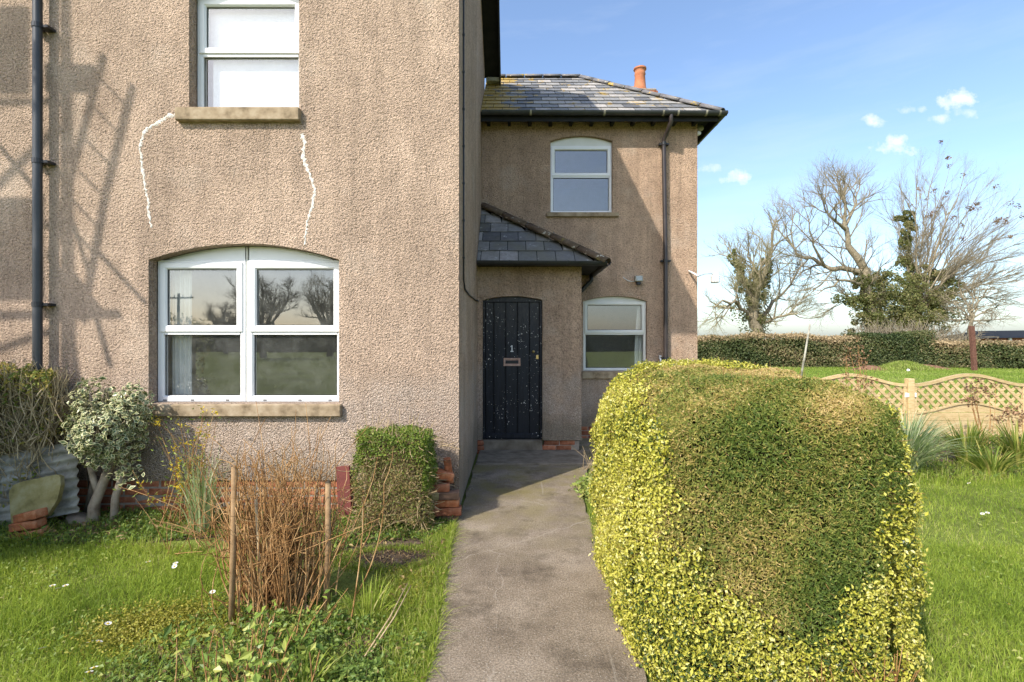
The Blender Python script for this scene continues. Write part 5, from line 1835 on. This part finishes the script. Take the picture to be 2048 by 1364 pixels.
def mound(name, x, y, rx, ry, h, mat):
    n, m = 24, 6
    v, f = [(x, y, GZ + h)], []
    for j in range(1, m + 1):
        for i in range(n):
            a = i / n * 6.283; k = j / m
            rr = 1 + .12 * math.sin(3 * a + j)
            v.append((x + math.cos(a) * rx * k * rr, y + math.sin(a) * ry * k * rr, GZ - .02 + h * (math.cos(k * math.pi) * .5 + .5) + random.uniform(-.02, .02)))
    f += [(0, 1 + i, 1 + (i + 1) % n) for i in range(n)]
    for j in range(m - 1):
        for i in range(n):
            f.append((1 + j * n + i, 1 + j * n + (i + 1) % n, 1 + (j + 1) * n + (i + 1) % n, 1 + (j + 1) * n + i))
    o = MB().add(v, f).build(name, mat, None, True)
    return tag(o, kind='structure')


m_redsoil = plain('reddish_soil', [(.16, .085, .05), (.26, .15, .10)], 9, .95, .8, 20, .03, .05)
mound('soil_mound', 19.6, 27.4, 1.5, .8, .28, m_redsoil)
mound('soil_mound', 23.0, 28.0, 2.2, .7, .30, m_redsoil)
mound('grass_mound', 21.3, 27.2, 1.5, .9, .42, m_ground)
q = np.column_stack([21.3 + rng.normal(0, .7, 2600), 27.2 + rng.normal(0, .4, 2600)])
tag(obj('mound_grass', blade_mesh('mound_grass', np.column_stack([q, GZ + .38 * np.exp(-((q[:, 0] - 21.3) ** 2 / 1.2 + (q[:, 1] - 27.2) ** 2 / .4))]), .18, .03, m_grassf, .6, np.clip(rng.normal(.75, .2, len(q)), 0, 1))), 'longer grass growing on the low mound by the far hedge', 'grass', None, 'stuff')
bm = bmesh.new(); bmesh.ops.create_icosphere(bm, subdivisions=2, radius=.075)
for vtx in bm.verts: vtx.co = vtx.co * (1 + .2 * math.sin(vtx.co.x * 31 + vtx.co.z * 23))
me = bpy.data.meshes.new('white_stone'); bm.to_mesh(me); bm.free(); me.materials.append(m_white)
tag(obj('white_stone', me, None, (*gnd(1805, 742)[:1], 25.8, GZ + .08)), 'white stone lying on the grass in front of the mound', 'stone')

# far hedgerow
def hedgerow(name, label, pts, width, height, n, lsize, seed, top_brown=True, green=0.):
    root = thing(name, label, 'hedge', (*pts[0], GZ), 'hedgerow along the paddock')
    pts = np.array(pts, float)
    seg = np.linalg.norm(np.diff(pts, axis=0), axis=1); cum = np.concatenate([[0], np.cumsum(seg)])
    L = cum[-1]
    s = rng.uniform(0, L, n)
    X = np.interp(s, cum, pts[:, 0]); Y = np.interp(s, cum, pts[:, 1])
    k = np.clip(np.searchsorted(cum, s) - 1, 0, len(seg) - 1)
    dirv = np.diff(pts, axis=0)[k] / seg[k][:, None]
    nr = np.column_stack([-dirv[:, 1], dirv[:, 0]])
    hvar = height * (1 + .05 * np.sin(s * .7 + seed) + .03 * np.sin(s * 2.3) + .02 * np.sin(s * 5.1)) + rng.normal(0, .05, n)
    face = rng.random(n)
    ff = face < .62
    z = np.where(ff, rng.uniform(0, 1, n) * hvar, hvar + rng.normal(0, .04, n))
    off = np.where(ff, -width / 2 + .12 * np.sin(s * 3.1 + z * 4) * .6 + rng.normal(0, .07, n), rng.uniform(-width / 2, width / 2, n))
    P = np.column_stack([X + nr[:, 0] * off + rng.normal(0, .22, n), Y + nr[:, 1] * off, GZ + z])
    N = np.where(ff[:, None], np.column_stack([-nr, np.full(n, .25)]), np.array([[0, 0, 1.]]))
    N[ff, :2] = -nr[ff]
    patch = np.sin(s * .55 + seed) * .5 + np.sin(s * 1.7 + z * 2.2 + seed) * .4 + np.sin(z * 5 + s * .9) * .3
    tone = np.clip(.40 + .26 * patch - green + np.clip((z / hvar - .82) * 3.2, 0, .55) * top_brown + rng.normal(size=n) * .14, 0, 1)
    obj('foliage', leaf_mesh('foliage', P, N, lsize, lsize * .62, m_hedgefar, .8, tone), root)
    v, f = [], []
    for i, p in enumerate(pts):
        d = pts[min(i + 1, len(pts) - 1)] - pts[max(i - 1, 0)]; d = d / np.linalg.norm(d)
        nn = np.array([-d[1], d[0]])
        for (o_, zz) in ((-width / 2 + .10, GZ), (-width / 2 + .14, height * .92), (width / 2 - .14, height * .92), (width / 2 - .1, GZ)):
            v.append((p[0] + nn[0] * o_, p[1] + nn[1] * o_, zz))
        if i:
            a = (i - 1) * 4
            f += [(a + j, a + j + 1, a + j + 5, a + j + 4) for j in range(3)]
    f += [(0, 1, 2, 3), (len(v) - 1, len(v) - 2, len(v) - 3, len(v) - 4)]
    MB().add(v, f).build('core', m_core, root)
    return root


hedgerow('hedgerow', 'long dark trimmed hedgerow with brown top behind the fence', [(6, 32), (12, 31), (17, 30.5), (21.8, 30.6)], 1.5, 1.86, 30000, .11, 1.)
hedgerow('hedgerow', 'taller glossy green section of hedgerow below the ivy clad trees', [(20.9, 30.5), (24.9, 30.3)], 1.7, 2.02, 11000, .11, 4., False, .06)
hedgerow('hedgerow', 'brownish hedgerow running towards the right edge behind the rusty post', [(24.3, 30.5), (28, 28.9), (33, 27.2)], 1.6, 1.55, 20000, .11, 2.2, True, -.06)

# low shed beyond the hedge
shed = thing('shed', 'low dark roofed shed just showing over the hedge at right', 'shed', (43, 42, GZ))
MB().box(39.5, 48, 42, 46, GZ, 1.9).build('wall', m_brick, shed)
b = MB().add([(39.1, 41.6, 1.78), (48.4, 41.6, 1.95), (48.4, 44, 2.55), (40.6, 44, 2.45), (48.4, 46.4, 1.95), (39.1, 46.4, 1.78)], [(0, 1, 2, 3), (3, 2, 4, 5), (0, 3, 5)])
b.build('roof', m_soffit, shed)
MB().box(41.6, 41.8, 41.8, 41.95, GZ, 1.85).build('door_post', m_white, shed)

# posts in the paddock
x0 = 26.5 * .921
pz_ = thing('paddock_post', 'rusty brown post standing on the grass before the far hedge', 'post', (x0, 26.5, GZ))
a_, b_ = at(1949, 740, 26.5), at(1943, 652, 26.5)
mb = MB()
v = []
for p in (a_, b_):
    for (dx_, dy_) in ((-.10, -.08), (.10, -.08), (.10, .08), (-.10, .08)): v.append((p[0] + dx_, p[1] + dy_, p[2] if p is b_ else GZ))
mb.add(v, [(0, 1, 5, 4), (1, 2, 6, 5), (2, 3, 7, 6), (3, 0, 4, 7), (4, 5, 6, 7)])
mb.build('shaft', m_rust, pz_)
a_, b_ = at(1597, 745, 16), at(1620, 648, 16)
pl_ = thing('leaning_pole', 'thin grey green pole leaning slightly right above the clipped hedge', 'pole', (a_[0], 16, GZ))
MB().tube([(a_[0], 16, GZ), ((a_[0] + b_[0]) / 2, 16, 1.0), (b_[0], 16, b_[2])], [.035, .032, .026], 8).build('shaft', m_galv, pl_, True)

# ------------------------------------------------------------------ trees
def grow_tree(limbs, levels, seed, up=.25, wob=.22, thick=1., kink=.2):
    """limbs: list of (pts Nx3, r0, r1).  levels: list of dict(n, len, ang, r, t0)
    returns list of (P (M,K,3), R (M,K), sides)"""
    rs = np.random.default_rng(seed)
    K = 5
    out = []
    parents = []
    for pts, r0, r1 in limbs:
        pts = np.array(pts, float)
        cum = np.concatenate([[0], np.cumsum(np.linalg.norm(np.diff(pts, axis=0), axis=1))])
        # smooth resample
        s = np.linspace(0, cum[-1], 9)
        Pp = np.column_stack([np.interp(s, cum, pts[:, k]) for k in range(3)])
        Pp[1:-1] = Pp[1:-1] * .5 + (Pp[:-2] + Pp[2:]) * .25
        Pp[1:] += rs.normal(size=(8, 3)) * kink * cum[-1] / 9
        parents.append((Pp, np.linspace(r0, r1, 9) * rs.uniform(.9, 1.1, 9) * thick))
    out.append((np.array([p for p, r in parents]), np.array([r for p, r in parents]), 8))
    for li, lv in enumerate(levels):
        PP = np.array([p for p, r in parents]); RR = np.array([r for p, r in parents])
        M, KK, _ = PP.shape
        n = lv['n']
        pid = np.repeat(np.arange(M), n)
        t = rs.uniform(lv.get('t0', .25), 1.0, M * n)
        t[::n] = 1.0
        fi = t * (KK - 1); i0 = np.minimum(fi.astype(int), KK - 2); fr = (fi - i0)[:, None]
        B = PP[pid, i0] * (1 - fr) + PP[pid, i0 + 1] * fr
        rb = RR[pid, i0] * (1 - fr[:, 0]) + RR[pid, i0 + 1] * fr[:, 0]
        T = unit(PP[pid, i0 + 1] - PP[pid, i0])
        d = rs.normal(size=T.shape); d = unit(d - (d * T).sum(1, keepdims=True) * T)
        ang = lv['ang'] * rs.uniform(.6, 1.3, len(T))
        ang[::n] *= .3
        D = unit(T * np.cos(ang)[:, None] + d * np.sin(ang)[:, None] + np.array([0, 0, up]) * lv.get('up', 1.))
        plen = np.linalg.norm(PP[:, -1] - PP[:, 0], axis=1)[pid]
        L = lv['len'] * rs.uniform(.55, 1.2, len(T)) * (1 - .35 * t)
        P = [B]
        cur = D
        for k in range(K - 1):
            cur = unit(cur + rs.normal(size=cur.shape) * wob + np.array([0, 0, up * .25]) * lv.get('up', 1.))
            P.append(P[-1] + cur * (L / (K - 1))[:, None])
        P = np.stack(P, 1)
        r0 = np.minimum(rb * .75, lv['r'])
        Rr = r0[:, None] * np.linspace(1, lv.get('taper', .45), K)[None, :]
        out.append((P, Rr, 5 if li == 0 else (4 if li == 1 else 3)))
        parents = list(zip(P, Rr))
    return out


def tree_obj(root, groups, split, barkm=None, twigm=None):
    obj('trunk', tubes_mesh('trunk', groups[:split], barkm or m_bark), root)
    obj('crown', tubes_mesh('crown', groups[split:], twigm or m_barktwig), root)


def ivy(root, centres, radii, n, size, rn=None, name='ivy'):
    centres, radii = np.array(centres, float), np.array(radii, float)
    centres = (centres[:, None, :] + unit(rng.normal(size=(len(centres), 14, 3))) * radii[:, None, :] * rng.uniform(.3, 1.35, (len(centres), 14, 1))).reshape(-1, 3)
    radii = np.repeat(radii, 14, 0) * rng.uniform(.2, .6, (len(radii) * 14, 1))
    i = rng.integers(0, len(centres), n)
    d = unit(rng.normal(size=(n, 3)))
    P = centres[i] + d * radii[i] * (rng.uniform(.35, 1.05, (n, 1)) ** .5)
    tone = np.clip(.42 + .18 * np.sin(P @ np.array([2.1, 1.3, 3.2])) + rng.normal(size=n) * .2, 0, 1) if rn is None else rn
    return obj(name, leaf_mesh(name, P, d + np.array([0, 0, .4]), size, size * .75, m_ivy, .8, tone), root)


D1 = 34.
A = lambda u, v, dd=0: at(u, v, D1 + dd)
# T1: ivy clad rounded tree on the left
t1 = thing('bare_tree', 'rounded bare tree with ivy clad trunk nearest the house corner', 'tree', (A(1512, 700)[0], D1, GZ), 'bare trees beyond the hedge')
base = (A(1512, 700)[0], D1, GZ)
limbs = [([base, A(1510, 640), A(1500, 600)], .55, .40),
         ([A(1508, 640), A(1500, 590), A(1478, 540, .5), A(1462, 510, .8)], .26, .08),
         ([A(1512, 640), A(1518, 580), A(1535, 520, -.5), A(1545, 470, -.5)], .30, .08),
         ([A(1510, 630), A(1512, 570, .5), A(1508, 530, 1), A(1500, 500, 1.2)], .22, .06),
         ([A(1505, 640), A(1480, 610, -1), A(1450, 600, -1.5), A(1425, 615, -1.8)], .18, .05),
         ([A(1515, 640), A(1550, 600, 1), A(1580, 575, 1.5), A(1592, 545, 1.5)], .18, .05),
         ([A(1515, 650), A(1545, 640, -1), A(1575, 625, -1.5), A(1600, 630, -1.5)], .14, .04),
         ([A(1508, 620), A(1520, 560, -2), A(1525, 520, -2.6)], .2, .06)]
g = grow_tree(limbs, [dict(n=9, len=2.3, ang=.75, r=.05), dict(n=6, len=1.35, ang=.65, r=.024), dict(n=5, len=.75, ang=.6, r=.014), dict(n=3, len=.42, ang=.6, r=.010, taper=.7)], 3, .14, .16, .85)
tree_obj(t1, g, 2, None, plain('olive_twig_bark', [(.22, .19, .10), (.36, .32, .18)], 3, .9, 0, spec=.1))
ivy(t1, [A(1510, 660), A(1508, 630), A(1500, 600), A(1490, 575), A(1520, 590), A(1530, 560), A(1535, 530), A(1480, 545), A(1465, 520), A(1512, 560)],
    [(1.0, .9, .9), (1.1, .9, .9), (.9, .9, .8), (.6, .6, .7), (.7, .7, .8), (.5, .5, .7), (.35, .35, .7), (.35, .4, .6), (.3, .3, .5), (.4, .4, .7)], 8000, .12)

# T2: big leaning tree with heavy limbs
t2 = thing('bare_tree', 'large bare tree with heavy limbs sweeping left over the hedge', 'tree', (A(1745, 700)[0], D1, GZ), 'bare trees beyond the hedge')
base = (A(1745, 700)[0], D1, GZ)
limbs = [([base, A(1745, 640), A(1738, 580), A(1728, 535)], .62, .42),
         ([A(1730, 540), A(1712, 512), A(1698, 485), A(1692, 455), A(1690, 430)], .36, .14),
         ([A(1692, 450), A(1705, 425, .5), A(1712, 400, .7), A(1720, 375, 1)], .14, .05),
         ([A(1692, 460), A(1675, 445, -.5), A(1655, 430, -.8), A(1640, 400, -1)], .15, .05),
         ([A(1690, 440), A(1688, 410), A(1685, 385, .4), A(1690, 360, .6)], .13, .04),
         ([A(1730, 545), A(1700, 538), A(1670, 540), A(1640, 530), A(1612, 515)], .28, .13),
         ([A(1615, 517), A(1590, 505, .6), A(1575, 480, 1), A(1572, 450, 1.2)], .14, .04),
         ([A(1650, 535), A(1630, 500, -.8), A(1622, 465, -1.2), A(1615, 430, -1.5)], .13, .04),
         ([A(1640, 530), A(1610, 538, 1), A(1590, 560, 1.5)], .10, .03),
         ([A(1735, 570), A(1705, 560, -1), A(1670, 568, -1.5), A(1640, 580, -2)], .16, .05),
         ([A(1735, 600), A(1700, 600, 1), A(1670, 605, 1.5)], .12, .04)]
g = grow_tree(limbs, [dict(n=7, len=2.9, ang=.7, r=.055), dict(n=6, len=1.6, ang=.6, r=.026), dict(n=5, len=.85, ang=.55, r=.014), dict(n=2, len=.48, ang=.5, r=.010, taper=.7)], 5, .12, .16, .75, .16)
tree_obj(t2, g, 2)
ivy(t2, [A(1740, 660), A(1735, 620), A(1745, 590), A(1722, 560), A(1712, 600), A(1770, 600)],
    [(1.0, .9, .9), (1.1, 1, .9), (.9, .9, .9), (.5, .6, .6), (.9, .9, .7), (1.0, 1, 1)], 11000, .12)

# T3: many stemmed fan with seed clusters
t3 = thing('bare_tree', 'wide many stemmed bare tree at far right with brown seed clusters', 'tree', (A(1835, 700)[0], D1 + 1, GZ), 'bare trees beyond the hedge')
base = np.array((A(1835, 700)[0], D1 + 1, GZ))
limbs = [([base, A(1835, 650, 1), A(1832, 600, 1)], .5, .34)]
ends = [(2050, 560), (2045, 430), (2000, 560), (1975, 505), (1780, 430), (1800, 380), (1830, 365), (1862, 352), (1895, 355), (1925, 372), (1955, 395), (1985, 430), (2010, 470), (2030, 510), (2030, 555), (2020, 600), (1990, 630), (1960, 470), (1900, 430), (1850, 420), (2060, 480), (1815, 470), (1940, 530), (1880, 480)]
for i, (u, v) in enumerate(ends):
    dd = 1 + ((i * 37) % 11 - 5) * .35
    m1 = (1835 + (u - 1835) * .28, 610 + (v - 610) * .32)
    m2 = (1835 + (u - 1835) * .62, 610 + (v - 610) * .70 - (8 if v > 420 else 0))
    limbs.append(([A(1835 + random.uniform(-8, 12), 622, 1), A(*m1, 1 + (dd - 1) * .3), A(*m2, 1 + (dd - 1) * .7), A(u, v, dd)], .13 if i % 3 else .19, .03))
g = grow_tree(limbs, [dict(n=11, len=2.6, ang=.38, r=.028, t0=.25), dict(n=7, len=1.4, ang=.42, r=.017), dict(n=4, len=.75, ang=.5, r=.012, taper=.7)], 9, .05, .08, .48, .05)
tree_obj(t3, g, 2)
ivy(t3, [A(1770, 600, .3), A(1780, 640, .2), A(1760, 560, .5), A(1825, 625, .2), A(1860, 640, .2), A(1800, 655, .2), A(1880, 600, .5), A(1835, 650, 1), A(1850, 620, 1), A(1815, 600, 1), A(1870, 585, 1), A(1800, 560, .5), A(1840, 565, 1), A(1885, 620, 1), A(1790, 630, .6), A(1812, 520, 1), A(1808, 490, 1), A(1812, 460, 1), A(1810, 435, 1), A(1890, 560, 1.4), A(1860, 545, 1.2)],
    [(1.3, 1, 1.1), (1.3, 1, .8), (.9, .8, .8), (1.3, 1, .9), (1.3, 1, .8), (1.2, 1, .7), (1.0, .9, .9), (1.2, 1.1, 1.0), (1.4, 1.2, 1.1), (1.2, 1, 1), (1.2, 1, .9), (.9, .9, .8), (1.1, 1, .9), (1.0, 1, .8), (1.0, 1, .8), (.4, .4, .7), (.35, .4, .7), (.4, .4, .6), (.5, .4, .45), (.8, .8, .6), (.8, .8, .6)], 34000, .12)
tips = g[-1][0][:, -1]
sel = tips[(tips[:, 0] > A(1890, 0)[0]) & (tips[:, 2] > A(0, 480)[2]) & (tips[:, 0] < A(2050, 0)[0])]
if len(sel):
    cl = sel[rng.integers(0, len(sel), 38)]
    P = (cl[:, None, :] + rng.normal(size=(38, 16, 3)) * .10).reshape(-1, 3)
    tag(obj('seed_clusters', leaf_mesh('seed_clusters', P, rng.normal(size=P.shape), .17, .08, m_seed, 1., rng.random(len(P)) * .6), t3), kind='stuff')

# T4: small thorn in front
t4 = thing('thorn_tree', 'small spreading leafless thorn tree beside the rusty post', 'tree', (A(1940, 700)[0], D1 - 1.5, GZ))
limbs = [([(A(1940, 700, -1.5)[0], D1 - 1.5, GZ), A(1940, 660, -1.5), A(1943, 620, -1.5)], .14, .09)]
for (u, v) in [(1900, 600), (1915, 570), (1945, 560), (1975, 580), (2000, 610), (1995, 640), (1900, 640), (1960, 545), (1925, 630)]:
    limbs.append(([A(1942, 640, -1.5), A(1942 + (u - 1942) * .4, 640 + (v - 640) * .5, -1.5), A(u, v, -1.5 + random.uniform(-1, 1))], .06, .02))
g = grow_tree(limbs, [dict(n=7, len=1.3, ang=.7, r=.03), dict(n=5, len=.7, ang=.7, r=.016), dict(n=4, len=.45, ang=.7, r=.012, taper=.6)], 13, .1)
tree_obj(t4, g, 2)
# low scrub between the trees
scr = thing('bramble_scrub', 'brown leafless scrub at the foot of the ivy clad trees', 'scrub', (A(1720, 680)[0], D1 - 1.5, GZ))
n = 1500
bb = np.column_stack([rng.uniform(A(1690, 0)[0], A(1900, 0)[0], n), rng.uniform(D1 - 2, D1 - .6, n), rng.uniform(.5, 1.5, n)])
stems(scr, 'stem', bb, bb + np.column_stack([rng.normal(0, .55, n), rng.normal(0, .3, n), rng.uniform(.4, 1.7, n) * np.where(np.abs(bb[:, 0] - A(1760, 0)[0]) < 2, 1, .7)]), .022, .012, m_barktwig, .3, 5, 3)

# ================================================================== BEHIND AND BESIDE THE CAMERA (seen mirrored in the panes, or by their shadow)
base = np.array((0, 0, 0.))
limbs = [([base, (0.1, 0, 1.5), (0, .1, 3.0)], .38, .28)]
for i in range(8):
    a = i * .785 + .3
    limbs.append(([(0, .05, 2.2 + .2 * i % 1), (math.cos(a) * 1.2, math.sin(a) * 1.2, 4.2), (math.cos(a) * (2.2 + .4 * (i % 3)), math.sin(a) * 2.4, 6.2 + .5 * (i % 3))], .18, .05))
limbs.append(([(0, .05, 2.8), (.2, 0, 5), (0, .2, 7.8)], .22, .05))
g = grow_tree(limbs, [dict(n=7, len=1.9, ang=.7, r=.07), dict(n=6, len=1.2, ang=.7, r=.035), dict(n=5, len=.7, ang=.7, r=.016, taper=.6), dict(n=3, len=.5, ang=.7, r=.012, taper=.6)], 21, .2)
tA = tubes_mesh('trunk', g[:2], m_darkbark); tB = tubes_mesh('crown', g[2:], m_darkbark)
mir = lambda u, D: ((u - 1024) / 1000 * D, 2 * wy - D)
for i, (u, D, sc_, rz_, lb) in enumerate([(660, 52, .95, .4, 'bare tree reflected in the right upper pane of the large window'), (528, 48, .9, 2.0, 'bare tree reflected beside the middle bar of the large window'), (452, 64, .75, 3.3, 'small bare tree reflected low in the left upper pane')]):
    x, y = mir(u, D)
    r_ = thing('bare_tree', lb, 'tree', (x, y, GZ), 'bare trees across the garden')
    for nm_, me in (('trunk', tA), ('crown', tB)):
        obj(nm_, me, r_, (x, y, GZ))
    r_.rotation_euler = (0, 0, rz_); r_.scale = (sc_,) * 3
x, y = mir(357, 48)
up_ = thing('utility_pole', 'wooden utility pole with crossarm reflected in the left upper pane', 'pole', (x, y, GZ))
MB().tube([(x, y, GZ), (x, y, 6.2)], [.15, .11], 10).build('shaft', m_darkbark, up_, True)
MB().box(x - 1.4, x + 1.4, y - .06, y + .06, 5.7, 5.85).build('crossarm', m_darkbark, up_)
for dx_ in (-1.2, -.4, .4, 1.2):
    MB().tube([(x + dx_, y, 5.85), (x + dx_, y, 6.05)], [.05, .03], 8).build('insulator', m_white, up_)
hedgerow('hedgerow', 'dark hedge far across the field, reflected low in the window panes', [(40, -62), (-70, -66)], 2.5, 2.6, 9000, .45, 7., False)

# scaffold and ladder standing out of frame at the left; their shadow falls on the wall
sc = thing('scaffold', 'steel tube scaffold with plank platforms left of the frame, shadowing the wall', 'scaffold', (-6.4, 2.0, GZ))


def sh(u, v, t):
    """point whose shadow lands on the front wall at photo pixel (u, v), t metres before it"""
    return (fx(u) - SUN.x * t, YF - t, fz(v) - SUN.z * t)


def spole(nm, p, t, r=.03, parent=sc, mat=m_steelpole):
    MB().tube([sh(a_, b_, t) if not isinstance(t, tuple) else sh(a_, b_, t[k]) for k, (a_, b_) in enumerate(p)], r, 8).build(nm, mat, parent, True)


spole('standard', [(131, 1150), (128, -200)], 2.3, .030)
spole('standard', [(150, 1000), (133, -200)], 2.9, .024)
spole('standard', [(-40, 1100), (-45, -200)], 2.4, .03)
spole('ledger', [(-60, 632), (240, 628)], 2.3, .030)
spole('ledger', [(-60, 205), (120, 203)], 2.3, .026)
spole('ledger', [(-60, 455), (125, 450)], 2.6, .026)
spole('brace', [(-40, 245), (85, 395)], 2.3, .026)
spole('brace', [(-40, 405), (120, 250)], 2.5, .028)
spole('brace', [(-20, 705), (110, 660)], 2.4, .024)
spole('brace', [(200, 508), (290, 605)], 2.5, .024)
spole('brace', [(186, 610), (220, 730)], 2.4, .026)
spole('brace', [(145, 440), (182, 560)], 2.4, .022)
spole('brace', [(140, 660), (155, 760)], 2.4, .030)


def splank(nm, poly, t):
    A_ = [Vector(sh(a_, b_, t)) for a_, b_ in poly]
    nn = Vector((0, .035, 0))
    k = len(A_)
    MB().add(A_ + [p + nn for p in A_], [tuple(range(k)), tuple(range(2 * k - 1, k - 1, -1))] + [(i, (i + 1) % k, k + (i + 1) % k, k + i) for i in range(k)]).build(nm, m_board, sc)


splank('toe_board', [(-80, 402), (90, 404), (90, 447), (-80, 448)], 2.4)
splank('toe_board', [(-80, 460), (88, 458), (92, 600), (-80, 606)], 2.45)
splank('toe_board', [(-80, 20), (60, 20), (60, 190), (-80, 192)], 2.45)
splank('toe_board', [(95, 135), (193, 137), (186, 188), (95, 186)], 2.35)
splank('toe_board', [(105, 540), (150, 545), (205, 618), (200, 640), (105, 640)], 2.4)
lad = thing('ladder', 'narrow aluminium ladder leaning by the scaffold left of the frame', 'ladder', (-6.5, 2.0, GZ))
spole('rail', [(208, 112), (128, 402), (100, 520)], 2.35, .028, lad)
spole('rail', [(266, 172), (215, 370), (180, 560), (165, 640)], 2.35, .030, lad)
for (p0, p1) in (((203, 160), (252, 210)), ((188, 215), (238, 267)), ((175, 283), (224, 333)), ((160, 345), (210, 395)), ((148, 402), (198, 457)), ((138, 450), (190, 508))):
    spole('rung', [p0, p1], 2.35, .012, lad)
